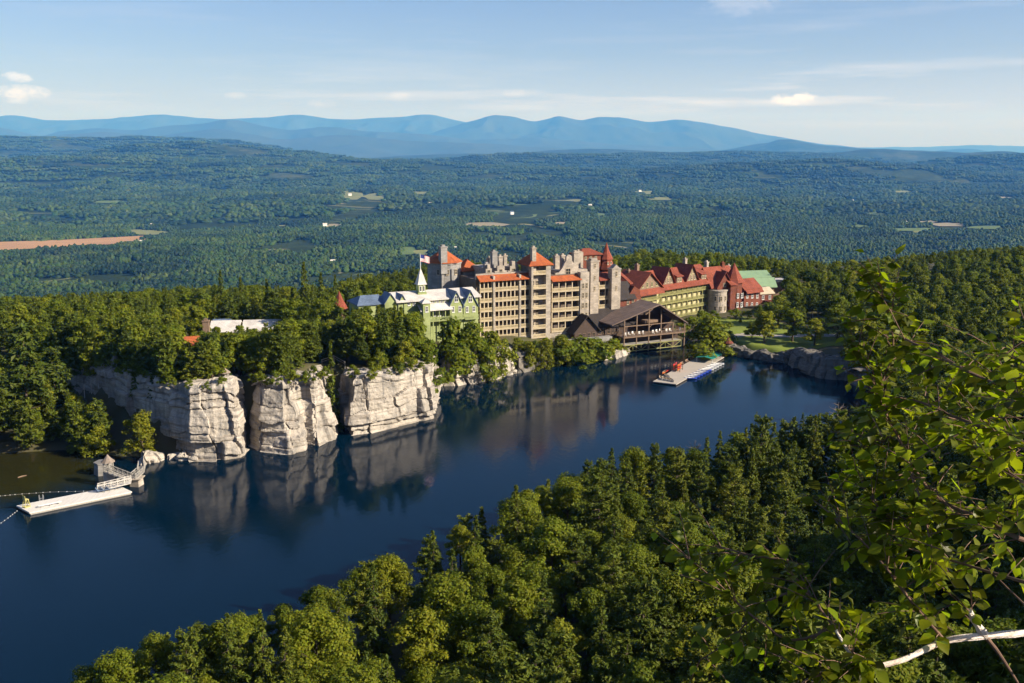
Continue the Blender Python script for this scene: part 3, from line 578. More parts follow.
def broadleaf(seed, h=10.0, cr=3.4, n=5200, leaf=0.42, m=None, base=0.22, lobes=20):
    rg = np.random.default_rng(seed); L = []; limbs = []
    for i in range(lobes):
        t = (i + 0.5) / lobes; z = base + (1 - base - 0.06) * (0.12 + 0.88 * t); env = math.sqrt(max(0.05, 1 - ((z - (base + (1 - base) * 0.42)) / ((1 - base) * 0.62)) ** 2))
        a = i * 2.399 + rg.uniform(-.5, .5); rad = cr * env * rg.uniform(0.25, 1.02) * (0.35 + 0.65 * (1 - t ** 3)); r = cr * rg.uniform(0.17, 0.38)
        c = np.array([math.cos(a) * rad, math.sin(a) * rad, z * h]); L.append((c, r))
        if i % 2 == 0 and t < .9: zz = max(base * h * 0.9, c[2] - rad * 0.9); limbs.append((min(zz, h * .8), c[0], c[1], c[2] - zz, 0.05 + 0.03 * rg.random()))
    w_ = np.array([r * r for _, r in L]); idx = rg.choice(len(L), n, p=w_ / w_.sum()); C0 = np.array([c for c, _ in L])[idx]; Rr = np.array([r for _, r in L])[idx]
    u = unit(n, rg); u[:, 2] = np.where(u[:, 2] < -0.45, -u[:, 2] * 0.7, u[:, 2]); u /= np.linalg.norm(u, axis=1)[:, None]
    bump_ = 0.78 + 0.42 * vnoise(u[:, 0] * 3.2 + idx * 3.1, u[:, 1] * 3.2 + u[:, 2] * 2.7, seed)
    rad = Rr * bump_ * np.where(rg.random(n) < .12, rg.uniform(1.0, 1.38, n), rg.uniform(0.55, 1.1, n))
    C = C0 + u * rad[:, None] * np.array([1, 1, 0.82])
    nr = u * 0.95 + unit(n, rg) * 0.62 + np.array([0, 0, 0.3]); nr /= np.linalg.norm(nr, axis=1)[:, None]
    V, Q = cards(C, nr, leaf * rg.uniform(0.6, 1.25, n), rg)
    return np_mesh('broadleaf_crown', V, Q, [m or M['leaf_a']]), tree_trunk_mesh('broadleaf_trunk', h * 0.93, 0.02 * h + 0.04, limbs, rg, M['bark'])
def conifer(seed, h=12.0, cr=2.4, n=5200, leaf=0.5, kind='spruce', m=None):
    """whorls of boughs; 'pine' has fewer, longer, upswept plates with gaps between"""
    rg = np.random.default_rng(seed); Cs, Ns, Ss, limbs = [], [], [], []; nl = 17 if kind == 'spruce' else 9; z0 = 0.10 if kind == 'spruce' else 0.28
    br = []
    for l in range(nl):
        t = l / (nl - 1); z = h * (z0 + (0.97 - z0) * t)
        if kind == 'spruce': R_ = cr * (1 - t) ** 0.85 + 0.22
        else: R_ = cr * (math.sin(min(1, 0.25 + t * 1.1) * math.pi * 0.86) * 0.85 + 0.2) * (1.0 if t < .8 else 0.75)
        k = max(4, int(7 - 3 * t)) if kind == 'spruce' else 5
        for j in range(k):
            a = 2 * math.pi * j / k + l * 0.9 + rg.uniform(-.35, .35); br.append((z + rg.uniform(-.3, .3), a, R_ * rg.uniform(0.6, 1.15), t))
    wl = np.array([b[2] ** 1.35 for b in br]); cnt = np.maximum(8, (n * wl / wl.sum()).astype(int))
    for (z, a, R_, t), c in zip(br, cnt):
        s = rg.uniform(0.12, 1, c) ** 0.7; wd = (0.16 + 0.20 * R_) * (1.05 - 0.55 * s) if kind == 'spruce' else (0.25 + 0.22 * R_) * np.sin(np.clip(s, .1, 1) * 2.6)
        lat = rg.normal(0, 0.5, c) * wd; rise = (-0.28 * s ** 1.4 * R_ if kind == 'spruce' else 0.22 * s * R_ + 0.12 * s * s * R_) + (0.35 * R_ * s if t > .85 else 0)
        zz = z + rise + rg.normal(0, 0.10 if kind == 'spruce' else 0.16, c) - np.abs(lat) * 0.25
        x = math.cos(a) * R_ * s - math.sin(a) * lat; y = math.sin(a) * R_ * s + math.cos(a) * lat
        Cs.append(np.column_stack([x, y, zz])); nn = np.column_stack([np.full(c, math.cos(a) * 0.35), np.full(c, math.sin(a) * 0.35), np.full(c, 0.75)]) + unit(c, rg) * 0.7; Ns.append(nn)
        if rg.random() < 0.4: limbs.append((min(z, h * .88), math.cos(a) * R_ * .8, math.sin(a) * R_ * .8, (-0.15 if kind == 'spruce' else 0.2) * R_, 0.045))
    c = 60; Cs.append(np.column_stack([rg.normal(0, .08, c), rg.normal(0, .08, c), h * rg.uniform(.9, 1.02, c)])); Ns.append(unit(c, rg))
    C = np.vstack(Cs); nr = np.vstack(Ns); nr /= np.linalg.norm(nr, axis=1)[:, None]
    V, Q = cards(C, nr, leaf * rg.uniform(0.6, 1.3, len(C)), rg, aspect=0.42)
    return np_mesh('conifer_crown', V, Q, [m or M['leaf_c']]), tree_trunk_mesh('conifer_trunk', h * 0.97, 0.014 * h + 0.04, limbs, rg, M['bark'])
def bare_tree(seed, h=9.0):
    rg = np.random.default_rng(seed); mb = MB(); mb.tube([(0, 0, -.5), (.1, 0, h * .5), (0, .1, h)], [.12, .08, .015], 5)
    tw = MB()
    for i in range(26):
        z = h * rg.uniform(.3, .97); a = rg.uniform(0, 6.28); l = h * 0.22 * (1.15 - z / h) + .4; p = Vector((.05, .03, z)); q = p + Vector((math.cos(a) * l, math.sin(a) * l, l * .5)); tw.tube([p, (p + q) / 2 + Vector((0, 0, .05)), q], [.035, .025, .008], 4)
        for k in range(5):
            f = rg.uniform(.3, 1); s = p.lerp(q, f); e = s + Vector((rg.normal() * .35, rg.normal() * .35, abs(rg.normal()) * .35 + .1)) * (.5 + l * .3); tw.tube([s, e], [.015, .005], 3)
    return tw.mesh('bare_crown', M['dead_wood']), mb.mesh('bare_trunk', M['dead_wood'])

LIB = {}
LIB['A_hi'] = [(broadleaf(100 + i, 10, cr, 9500, 0.29, lobes=lb, base=bs), 10, cr) for i, (cr, lb, bs) in enumerate([(3.3, 34, .2), (2.7, 28, .25), (3.7, 40, .2), (2.8, 30, .12), (3.3, 26, .24), (2.4, 26, .15)])]
LIB['S_hi'] = [(conifer(200 + i, 12, cr, 6000, 0.46, 'spruce'), 12, cr) for i, cr in enumerate((2.5, 2.1, 2.9))]
LIB['P_hi'] = [(conifer(230 + i, 12, cr, 6000, 0.48, 'pine'), 12, cr) for i, cr in enumerate((3.0, 2.6, 3.3))]
LIB['A_lo'] = [(broadleaf(300 + i, 10, cr, 3000, 0.55, lobes=lb, base=.12), 10, cr) for i, (cr, lb) in enumerate([(3.4, 26), (2.9, 22), (3.9, 30), (3.1, 24)])]
LIB['S_lo'] = [(conifer(400 + i, 12, cr, 1900, 0.8, 'spruce'), 12, cr) for i, cr in enumerate((2.5, 2.2, 2.8))]
LIB['P_lo'] = [(conifer(430 + i, 12, cr, 1900, 0.85, 'pine'), 12, cr) for i, cr in enumerate((3.2, 2.8))]
LIB['A_br'] = [(broadleaf(350 + i, 10, 3.3, 3200, 0.5, lobes=28, base=.08, m=M['leaf_bright']), 10, 3.3) for i in range(2)]
LIB['B_lo'] = [(broadleaf(500 + i, 3, 1.9, 900, 0.34, lobes=9, base=.02), 3, 1.9) for i in range(3)]
LIB['D'] = [(bare_tree(600 + i), 9, 1.6) for i in range(2)]
NAMES = {'A': ('broadleaf_tree', 'tree'), 'S': ('spruce_tree', 'tree'), 'P': ('pine_tree', 'tree'), 'B': ('shrub', 'shrub'), 'D': ('bare_tree', 'tree')}
def put_tree(key, k, x, y, z, h, rz, label, group=None, wide=1.0):
    (crown, trunk), h0, cr = LIB[key][k]; nm, cat = NAMES[key[0]]; s = h / h0
    t = thing(nm, label, cat, (x, y, z), rz, group); t.scale = (s * wide, s * wide, s)
    obj('crown', crown, t); obj('trunk', trunk, t); return t

# -- where trees may not stand: building and lawn footprints, world rectangles and circles
NOGO = []
def nogo(x, y):
    b = np.zeros(np.shape(x), bool)
    for poly in NOGO: b |= inpoly(x, y, poly)
    return b
def rect_px(px0, px1, Y0, Y1): return [((px0 - 512) / F * Y0, Y0), ((px1 - 512) / F * Y0, Y0), ((px1 - 512) / F * Y1, Y1), ((px0 - 512) / F * Y1, Y1)]
NOGO += [rect_px(352, 482, 262, 296), rect_px(436, 640, 240, 345), rect_px(600, 690, 285, 372), rect_px(690, 772, 331, 372), rect_px(735, 790, 340, 420), rect_px(692, 745, 278, 331), rect_px(745, 850, 278, 303), rect_px(200, 280, 259, 282), rect_px(178, 200, 232, 246), [tuple(P(x, y, 0)[:2]) for x, y in ((98, 425), (135, 439), (165, 450), (192, 458), (243, 455), (243, 466), (192, 470), (165, 464), (150, 461), (135, 455), (104, 444))]]

LIM_NEAR = np.array([(-400, 760), (-20, 730), (100, 660), (140, 641), (180, 628), (260, 609), (330, 576), (400, 546), (450, 522), (520, 492), (560, 477), (610, 452), (680, 446), (740, 426), (830, 412), (870, 398), (960, 380), (1400, 340)], float)
LIM_CLIFF = np.array([(-400, 306), (0, 304), (100, 300), (176, 316), (182, 346), (198, 346), (203, 331), (275, 328), (285, 318), (330, 319), (347, 315), (356, 306), (400, 307), (440, 317), (480, 330), (486, 345), (640, 345), (700, 325), (735, 315), (1400, 280)], float)
LIM_SHORE = np.array([(-400, 322), (0, 326), (40, 344), (62, 385), (80, 398), (112, 402), (150, 414), (165, 442), (172, 456), (700, 470)], float)
LIM_FAR = np.array([(-400, 300), (-100, 298), (0, 297), (100, 292), (200, 286), (330, 286), (352, 276), (392, 268), (425, 262), (450, 258), (520, 259), (580, 258), (612, 256), (640, 250), (660, 249), (720, 253), (780, 259), (830, 262), (900, 256), (960, 250), (1024, 245), (1400, 225)], float)
def limit_row(px, Y, z=9):
    if px < 240 and Y > 150 and Y < 235 and z < 6: return np.interp(px, LIM_SHORE[:, 0], LIM_SHORE[:, 1])
    if px < 450 and 150 < Y < 262: return np.interp(px, LIM_CLIFF[:, 0], LIM_CLIFF[:, 1])
    if Y < 205 and True: return np.interp(px, LIM_NEAR[:, 0], LIM_NEAR[:, 1])
    if Y < 262 and px < 700: return np.interp(px, LIM_CLIFF[:, 0], LIM_CLIFF[:, 1])
    return np.interp(px, LIM_FAR[:, 0], LIM_FAR[:, 1])

rgt = np.random.default_rng(99); cand = []
def scatter(x0, x1, y0, y1, sp):
    gx = np.arange(x0, x1, sp); gy = np.arange(y0, y1, sp); A, B = np.meshgrid(gx, gy); A = A + rgt.uniform(-.42, .42, A.shape) * sp; B = B + rgt.uniform(-.42, .42, B.shape) * sp
    return A.ravel(), B.ravel()
pts = []
a, b = scatter(-190, 250, 22, 200, 4.3); near = True; pts.append((a, b, 4.3))
a, b = scatter(-260, 330, 200, 360, 5.6); pts.append((a, b, 5.6))
a, b = scatter(-130, -8, 186, 262, 3.9); k_ = (proj(a, b, 20 + 0 * a)[0] > 60) & (proj(a, b, 20 + 0 * a)[0] < 480); pts.append((a[k_], b[k_], 3.9))
a, b = scatter(-330, 460, 360, 560, 7.2); pts.append((a, b, 7.2))
a, b = scatter(-420, 620, 560, 900, 10.5); pts.append((a, b, 10.5))
TREES = []
for a, b, sp in pts:
    sd = lake_sd(a, b); z = tz(a, b); px, py, dep = proj(a, b, z + 5)
    slope = np.abs(tz(a + 1, b) - z) + np.abs(tz(a, b + 1) - z)
    ok = (sd > 2.4) & ~nogo(a, b) & (dep > 5) & (px > -220) & (px < 1250) & (slope < 3.0) & ~((b < 45) & (np.abs(a) < 12)) & ~((a < 60) & (b < 30) & (a > -30))
    mix = fbm(a / 40 + 5, b / 40, 3, 21); rnd = rgt.random(len(a)); rk = rgt.random(len(a)); rh = rgt.random(len(a))
    for i in np.nonzero(ok)[0]:
        x, y, zz = a[i], b[i], z[i]
        nearslope = y < 205 and (x > -30 or y < 130)
        pc = np.interp(px[i], [150, 450, 620, 760], [0.28, 0.34, 0.6, 0.8]) if nearslope else (0.5 if px[i] < 430 else 0.3)
        kind = 'A' if rnd[i] > pc * (0.5 + mix[i]) else ('S' if rk[i] < 0.5 else 'P')
        h = {'A': 8.0, 'S': 9.5, 'P': 9.5}[kind] * (0.75 + 0.6 * rh[i])
        if sp > 9: h *= 1.35
        if not nearslope and px[i] < 440 and y < 262: h *= 0.82
        lim = limit_row(px[i], y, zz) + (rk[i] - .15) * 9
        fillup = px[i] < 480 and 186 < y < 262; h = min(12.5, 40) * (.55 + .45 * rh[i]) if fillup else h
        zmax = CAM[2] + (y) * pix_dir(512, lim)[2] / pix_dir(512, lim)[1]
        if zz + h > zmax:
            h2 = zmax - zz
            if h2 < 2.6: continue
            h = max(h2, 2.6)
        TREES.append(dict(kind=kind, x=x, y=y, z=zz, h=h, px=px[i], near=nearslope, k=int(rk[i] * 997), rz=rh[i] * 6.28 * 7 % 6.28, wide=(1.12 if h > 5.5 else 1.45) if kind == 'A' else (1.1 if h > 6 else 1.35)))
print('candidates', len(TREES))
# -- trees seen one by one in the photograph: (kind, px, Y, row of the top, width factor, label, group)
SPECIAL = [('S', 305, 300, 263, .75, 'tallest dark spire-shaped spruce rising above the left ridge, left of the red-roofed gazebo', None), ('S', 222, 310, 272, .8, 'dark pointed spruce standing above the left ridge, left of the tallest spruce', None),
    ('S', 242, 305, 278, .8, 'second dark spruce on the left ridge, close behind the stone chimney lodge', None), ('S', 322, 300, 274, .8, 'dark spruce on the ridge between the tallest spruce and the red-roofed gazebo', None), ('S', 336, 302, 276, .7, 'narrow dark spruce directly behind the red-roofed gazebo', None), ('S', 268, 305, 280, .8, 'short dark spruce on the left ridge behind the white-roofed lodge', None),
    ('A', 140, 192.6, 413, 1.15, 'bright sunlit yellow-green tree on the shore just behind the gangway gazebo', None), ('P', 97, 197, 402, 1.15, 'pale green pine in front of the broad cliff, left of the bright shore tree', None), ('S', 50, 201, 398, 1.1, 'dark leafy conifer on the left shore against the shaded bank', None),
    ('P', 20, 205, 330, 1.1, 'tall brownish thinning pine at the left edge above the shore', None), ('P', 52, 212, 352, 1.0, 'second brownish pine at the left edge, beside the tall thinning one', None),
    ('A', 862, 262, 316, 1.2, 'bright yellow-green tree above the grey rock wall at the right end of the lake', None), ('A', 708, 291, 316, 1.5, 'round spreading tree at the water right of the lake pavilion', None),
    ('A', 765, 297, 310, 1.5, 'tree on the lawn behind the rock bank with trunk seen against grass', None), ('A', 793, 299, 309, 1.5, 'tree on the lawn right beside another, nearer the grey rock wall', None), ('A', 815, 293, 318, 1.5, 'small shaded lawn tree just left of the grey rock wall', None), ('P', 828, 320, 286, 1.0, 'dark tall pine behind the right end of the lawn', None), ('A', 778, 325, 296, 1.5, 'leafy tree behind the lawn path in front of the red tower house', None), ('A', 740, 330, 318, 1.0, 'low tree at the foot of the round stone turret house', None),
    ('A', 752, 305, 322, 1.5, 'leafy tree at the left part of the lawn, in front of the red tower house', None), ('A', 700, 322, 310, 1.2, 'rounded tree between the balcony wing and the lawn', None), ('A', 838, 300, 308, 1.5, 'broad dark tree behind the right end of the grey rock wall', None), ('A', 782, 345, 292, 1.1, 'large tree in front of the green-roofed hall', None), ('P', 812, 340, 284, 1.0, 'tall dark pine right of the green-roofed hall', None), ('A', 758, 336, 305, 1.1, 'bushy tree covering the foot of the red tower house', None), ('A', 505, 273.5, 338, 1.1, 'leafy tree on the bank at the left foot of the stone hotel', None), ('A', 517, 276, 337, 1.1, 'leafy tree against the plinth of the stone hotel, second from its left', None), ('A', 527, 277, 341, 1.2, 'low leafy tree below the corner tower of the stone hotel', None), ('A', 217, 255, 326, 1.2, 'broad tree in front of the left pale lodge roof', None), ('A', 240, 256, 325, 1.1, 'broad tree in front of the gap between two pale lodge roofs', None), ('P', 266, 256, 324, 1.1, 'pine in front of the right pale lodge roof', None), ('S', 516, 113, 487, .9, 'lone dark spruce standing out from the near treeline against the water', None), ('S', 612, 145, 449, .95, 'dark pointed conifer at the near shoreline left of two bare trees', None), ('P', 588, 140, 464, .8, 'small pine beside the dark pointed conifer at the near shoreline', None), ('D', 695, 158, 441, 1.2, 'bare brown dead tree standing at the near shore', None), ('D', 838, 175, 402, 1.2, 'thin bare brown tree beside the birch leaves at the near shore', None), ('P', 655, 150, 446, .9, 'dense pine left of the bare dead tree at the near shore', None),
    ('P', 762, 150, 421, .9, 'pine with upswept boughs reaching highest against the blue water', None), ('S', 803, 168, 414, .9, 'pointed spruce against the water just right of the upswept pine', None), ('S', 785, 170, 428, .8, 'smaller pointed spruce between the upswept pine and the taller spruce', None),
    ('S', 372, 92, 566, .9, 'yellow-green pointed conifer at the near treeline above the lower left lake', None), ('S', 260, 84, 612, .9, 'slender conifer top near the left end of the near treeline', None), ('S', 285, 80, 628, 1.0, 'bright yellow-green conifer low in the near treeline', None),
    ('A', 560, 279, 335, .95, 'bright shrubby tree below the stone hotel tower', None), ('A', 546, 275, 340, .8, 'small bright tree on the low rocks below the stone hotel', None), ('A', 530, 273, 342, .8, 'narrow leafy tree at the water left of the bright shrubby tree', None), ('A', 494, 264, 332, .9, 'young green tree beside the split rock outcrop', None), ('A', 470, 258, 322, .9, 'leafy tree in front of the lime green gables', None), ('A', 452, 256, 318, 1.0, 'leafy tree below the left lime green gable', None), ('A', 508, 270, 352, .9, 'little green tree rooted in the split rock outcrop', None),
    ('A', 403, 222, 340, 1.1, 'tree spilling over the top of the blocky cliff point', None), ('A', 378, 217, 352, .9, 'dark green tree clinging to the blocky cliff point', None), ('A', 425, 232, 338, 1.0, 'tree at the right end of the blocky cliff point', None), ('S', 330, 212, 345, .5, 'narrow conifer in the dark gully left of the blocky point', None)]
for (kd, px, Y, top, wide, lab, grp) in SPECIAL:
    x = D(px, (top + 345) / 2 if Y > 205 else top, Y)[0]; z = float(tz(x, Y)); zt = CAM[2] + Y * pix_dir(512, top)[2] / pix_dir(512, top)[1]; h = max(2.0, zt - z)
    bright = 'bright' in lab and kd == 'A'; key = kd if kd == 'D' else kd + ('_hi' if Y < 190 else '_lo')
    put_tree('A_br' if bright else key, int(px) % (2 if bright else len(LIB[key])), x, Y, z, h, px * 1.7, lab, grp, wide)
    TREES = [t for t in TREES if math.hypot(t['x'] - x, t['y'] - Y) > (3.2 if Y > 205 else 2.8)]
    if Y > 262 and px > 480:   # keep the hand-placed ones unhidden
        TREES = [t for t in TREES if not (t['y'] < Y and t['y'] > 205 and abs(t['px'] - px) < 10)]
for (px, Y, top, wd, lab) in [(575, 283, 352, 1.3, 'dark round shrub at the water below the stone hotel'), (592, 288, 349, 1.2, 'shrub by the waterline left of the flat rock ledge'), (604, 291, 346, 1.2, 'bright sunlit shrub right above the flat rock ledge'), (617, 294, 345, 1.1, 'bright shrub touching the left post of the lake pavilion'), (583, 291, 344, 1.2, 'pale-topped shrub on the hotel terrace edge'), (566, 286, 348, 1.1, 'shrub on the rocks right of the stone tower foot'),
        (503, 272, 347, .9, 'shrub on the grassy bank at the left foot of the stone hotel'), (522, 279, 341, 1.0, 'dark shrub against the plinth of the stone hotel'), (535, 281, 341, 1.1, 'wide shrub below the corner tower of the stone hotel'), (549, 282, 342, 1.1, 'shrub below the right section of the stone hotel'), (568, 282, 340, 1.3, 'tall shrub masking the left end of the terrace wall'), (579, 284.5, 341, 1.3, 'dark shrub in front of the middle of the terrace wall'), (589, 286, 340, 1.3, 'leafy shrub in front of the terrace wall, under the dark gable'), (599, 288.5, 341, 1.3, 'leafy shrub at the right end of the terrace wall'), (609, 291, 341, 1.2, 'bushy shrub between terrace wall and lake pavilion'),
        (706, 330, 312, 1.3, 'shrub in front of the right end of the green balcony wing'), (714, 334, 311, 1.2, 'shrub at the foot of the round stone bay, left side'), (736, 338, 309, 1.3, 'shrub between the round stone bay and the red tower'), (748, 338, 311, 1.4, 'shrub in front of the red tower base'), (730, 318, 322, 1.3, 'dark clipped shrub in the middle of the grass before the round stone bay'),
        (730, 300, 332, 1.0, 'rounded shrub by the lawn gazebo'), (690, 318, 318, 1.6, 'pale flowering shrub at the foot of the green balcony wing'), (722, 312, 324, 1.3, 'clipped shrub at the start of the lawn'), (152, 201, 444, .9, 'low shrub on the little green point by the boulder'), (160, 197, 434, .5, 'small bush growing from the broad cliff foot'),
        (160, 199.0, 396, .35, 'tuft of green growing on the shaded face of the broad cliff'), (213, 196, 388, .4, 'upper tuft of green in the sunlit face of the broad cliff'), (222, 195.5, 402, .3, 'lower tuft of green in the sunlit face of the broad cliff'), (262, 204, 390, .45, 'green shrub on the left buttress of the middle cliff'), (278, 205, 378, .5, 'trailing green shrub in the upper middle cliff'), (310, 207, 388, .5, 'shrub at the top of the right buttress of the middle cliff'), (322, 212, 398, .8, 'bushy green clump in the shaded gully beside the middle cliff'), (330, 213, 415, .6, 'lower clump of green near the bottom of the shaded gully'),
        (385, 219, 385, .6, 'green shrub hanging on the upper face of the blocky point'), (370, 217, 376, .8, 'leafy shrub over the left shoulder of the blocky point')]:
    p = D(px, top, Y); tall = (4.2 if 562 < px < 622 else 2.6) if Y > 260 else 3.4 * max(wd, .6)
    zg = float(tz(p[0], Y)); cl = lake_sd(np.array([p[0]]), np.array([Y]))[0] < 4.5 and Y < 262
    h = tall if cl else max(1.5, p[2] - zg); put_tree('B_lo', int(px) % 3, p[0], Y, p[2] - h, h, px, lab, None, wd if not cl else 0.9)

# -- shrubs hanging over the rims of the three big cliffs
rgs = np.random.default_rng(17)
for lab, line, hgt, n in (('low shrub growing over the rim of the broad cliff', [(100, 429), (135, 442), (165, 453), (191, 462), (216, 461), (240, 457.5)], 14.6, 11), ('low shrub growing over the rim of the middle cliff', [(250, 446), (262, 451), (285, 452), (302, 449.5), (318, 445), (330, 439)], 14.0, 9), ('low shrub growing over the rim of the blocky cliff point', [(345, 433), (372, 435), (395, 429), (416, 423), (433, 417.5)], 12.4, 9)):
    w_ = np.array([P(x, y, 0)[:2] for x, y in line]); sL = np.concatenate([[0], np.cumsum(np.hypot(*np.diff(w_, axis=0).T))])
    for i in range(n):
        u = sL[-1] * (i + rgs.uniform(.2, .8)) / n; x, y = np.interp(u, sL, w_[:, 0]), np.interp(u, sL, w_[:, 1]); put_tree('B_lo', i % 3, x + rgs.uniform(-.5, .5), y + rgs.uniform(1.2, 3.4), hgt - .5, rgs.uniform(1.4, 3.2), rgs.uniform(0, 6), lab, lab.replace('low shrub', 'shrubs'), rgs.uniform(.7, 1.2))
TREES = [t for t in TREES if not (abs(t['px'] - 340) < 9 and 236 < t['y'] < 288)]
TREES = [t for t in TREES if not ((abs(t['px'] - 116) < 8 and 190 < t['y'] < 215) or (abs(t['px'] - 224) < 8 and 186 < t['y'] < 204))]
# -- individuals: those that show largest; the rest of the woods as one mass
for t in TREES: t['show'] = t['h'] / t['y'] * (1.0 if -10 < t['px'] < 1034 else 0.05)
order = sorted(TREES, key=lambda t: -t['show']); count = {'A': 0, 'S': 0, 'P': 0}; cap = {'A': 270, 'S': 130, 'P': 130}; rest = []
def zone(t):
    px, y, h = t['px'], t['y'], t['h']; kd = t['kind']; nm = {'A': 'broadleaf tree', 'S': 'pointed spruce', 'P': 'layered pine'}[kd]
    size = 'small' if h < 5.5 else ('tall' if h > 9.5 else 'middling')
    if t['near']:
        py = float(proj(t['x'], y, t['z'] + h)[1])
        if px > 700: w_ = 'on the shaded near slope behind the birch leaves'
        elif py > 600: w_ = 'at the bottom of the near slope, closest below the viewpoint' if px > 330 else 'at the lower end of the near treeline'
        elif py > 520: w_ = 'in the middle of the near slope'
        else: w_ = 'at the near shore against the water'
    elif y < 262:
        if px < 75: w_ = 'on the dark left shore beyond the float'
        elif px < 240: w_ = 'on top of the broad cliff'
        elif px < 335: w_ = 'on top of the middle cliff'
        elif px < 480: w_ = 'above the blocky cliff point, below the lime green house'
        else: w_ = 'on the wooded bank right of the lake'
    else:
        w_ = 'on the wooded left ridge' if px < 345 else ('in the woods behind the hotel' if px < 760 else 'in the woods right of the green-roofed hall')
    return f'{size} {nm} {w_}', f'{nm}s {w_}'
for t in order:
    kd = t['kind']
    if count[kd] >= cap[kd] or t['show'] < 0.008: rest.append(t); continue
    count[kd] += 1; key = kd + ('_hi' if t['y'] < 190 else '_lo'); lab, grp = zone(t)
    put_tree(key, t['k'] % len(LIB[key]), t['x'], t['y'], t['z'], t['h'], t['rz'], lab, grp, t['wide'])
print('individual', count, 'rest', len(rest))

def instancer(name, P3, idx, rot, scl, meshes):
    """one object: its own mesh holds the crown shapes and a cloud of points; geometry nodes set a crown on each point"""
    Vs, Qs, own = [np.asarray(P3, np.float32)], [], [np.full(len(P3), -1)]; n = len(P3)
    for k, m_ in enumerate(meshes):
        v = np.empty(len(m_.vertices) * 3, np.float32); m_.vertices.foreach_get('co', v); q = np.empty(len(m_.loops), np.int32); m_.loops.foreach_get('vertex_index', q)
        kk = len(m_.loops) // len(m_.polygons); Vs.append(v.reshape(-1, 3)); Qs.append(q.reshape(-1, kk) + n); own.append(np.full(len(v) // 3, k)); n += len(v) // 3
    me = np_mesh(name, np.vstack(Vs), np.vstack(Qs), [meshes[0].materials[0]] if all(m_.materials[0] == meshes[0].materials[0] for m_ in meshes) else list(dict.fromkeys(m_.materials[0] for m_ in meshes)))
    if len(me.materials) > 1:
        lst = list(me.materials); me.polygons.foreach_set('material_index', np.concatenate([np.full(len(m_.polygons), lst.index(m_.materials[0])) for m_ in meshes]).astype(np.int32))
    pad = n - len(P3); full = lambda d, w_=1: np.concatenate([np.asarray(d, float).reshape(len(P3), w_), np.zeros((pad, w_))]).ravel()
    for an, ty, dat in (('which', 'INT', full(idx)), ('turn', 'FLOAT', full(rot)), ('own', 'INT', np.concatenate(own))):
        at = me.attributes.new(an, ty, 'POINT'); at.data.foreach_set('value', np.ascontiguousarray(dat, np.int32 if ty == 'INT' else np.float32))
    at = me.attributes.new('size', 'FLOAT_VECTOR', 'POINT'); at.data.foreach_set('vector', np.ascontiguousarray(full(scl, 3), np.float32))
    ob = obj(name, me); ng = bpy.data.node_groups.new(name, 'GeometryNodeTree')
    ng.interface.new_socket('Geometry', in_out='INPUT', socket_type='NodeSocketGeometry'); ng.interface.new_socket('Geometry', in_out='OUTPUT', socket_type='NodeSocketGeometry')
    gi = ng.nodes.new('NodeGroupInput'); go = ng.nodes.new('NodeGroupOutput'); jn = ng.nodes.new('GeometryNodeJoinGeometry')
    def attr(nm, ty):
        a = ng.nodes.new('GeometryNodeInputNamedAttribute'); a.data_type = ty; a.inputs['Name'].default_value = nm; return a.outputs['Attribute']
    def equal(sock, k):
        c = ng.nodes.new('FunctionNodeCompare'); c.data_type = 'INT'; c.operation = 'EQUAL'; LK(ng, sock, c.inputs[2]); c.inputs[3].default_value = k; return c.outputs[0]
    def separate(k):
        sp_ = ng.nodes.new('GeometryNodeSeparateGeometry'); sp_.domain = 'POINT'; LK(ng, gi.outputs[0], sp_.inputs[0]); LK(ng, equal(attr('own', 'INT'), k), sp_.inputs[1]); return sp_.outputs[0]
    cloud = separate(-1); cb = ng.nodes.new('ShaderNodeCombineXYZ'); LK(ng, attr('turn', 'FLOAT'), cb.inputs[2])
    for k in range(len(meshes)):
        ip = ng.nodes.new('GeometryNodeInstanceOnPoints'); LK(ng, cloud, ip.inputs['Points']); LK(ng, equal(attr('which', 'INT'), k), ip.inputs['Selection']); LK(ng, separate(k), ip.inputs['Instance'])
        LK(ng, cb.outputs[0], ip.inputs['Rotation']); LK(ng, attr('size', 'FLOAT_VECTOR'), ip.inputs['Scale']); LK(ng, ip.outputs[0], jn.inputs[0])
    LK(ng, jn.outputs[0], go.inputs[0]); md = ob.modifiers.new('scatter', 'NODES'); md.node_group = ng
    return tag(ob, kind='stuff')
ms = [l[0][0] for k in ('A_lo', 'S_lo', 'P_lo') for l in LIB[k]]; first = {'A': 0, 'S': 4, 'P': 7}; nk = {'A': 4, 'S': 3, 'P': 2}; h0 = {'A': 10, 'S': 12, 'P': 12}
if rest:
    instancer('woods', [(t['x'], t['y'], t['z']) for t in rest], [first[t['kind']] + t['k'] % nk[t['kind']] for t in rest], [t['rz'] for t in rest], [(t['h'] / h0[t['kind']] * t['wide'],) * 2 + (t['h'] / h0[t['kind']],) for t in rest], ms)

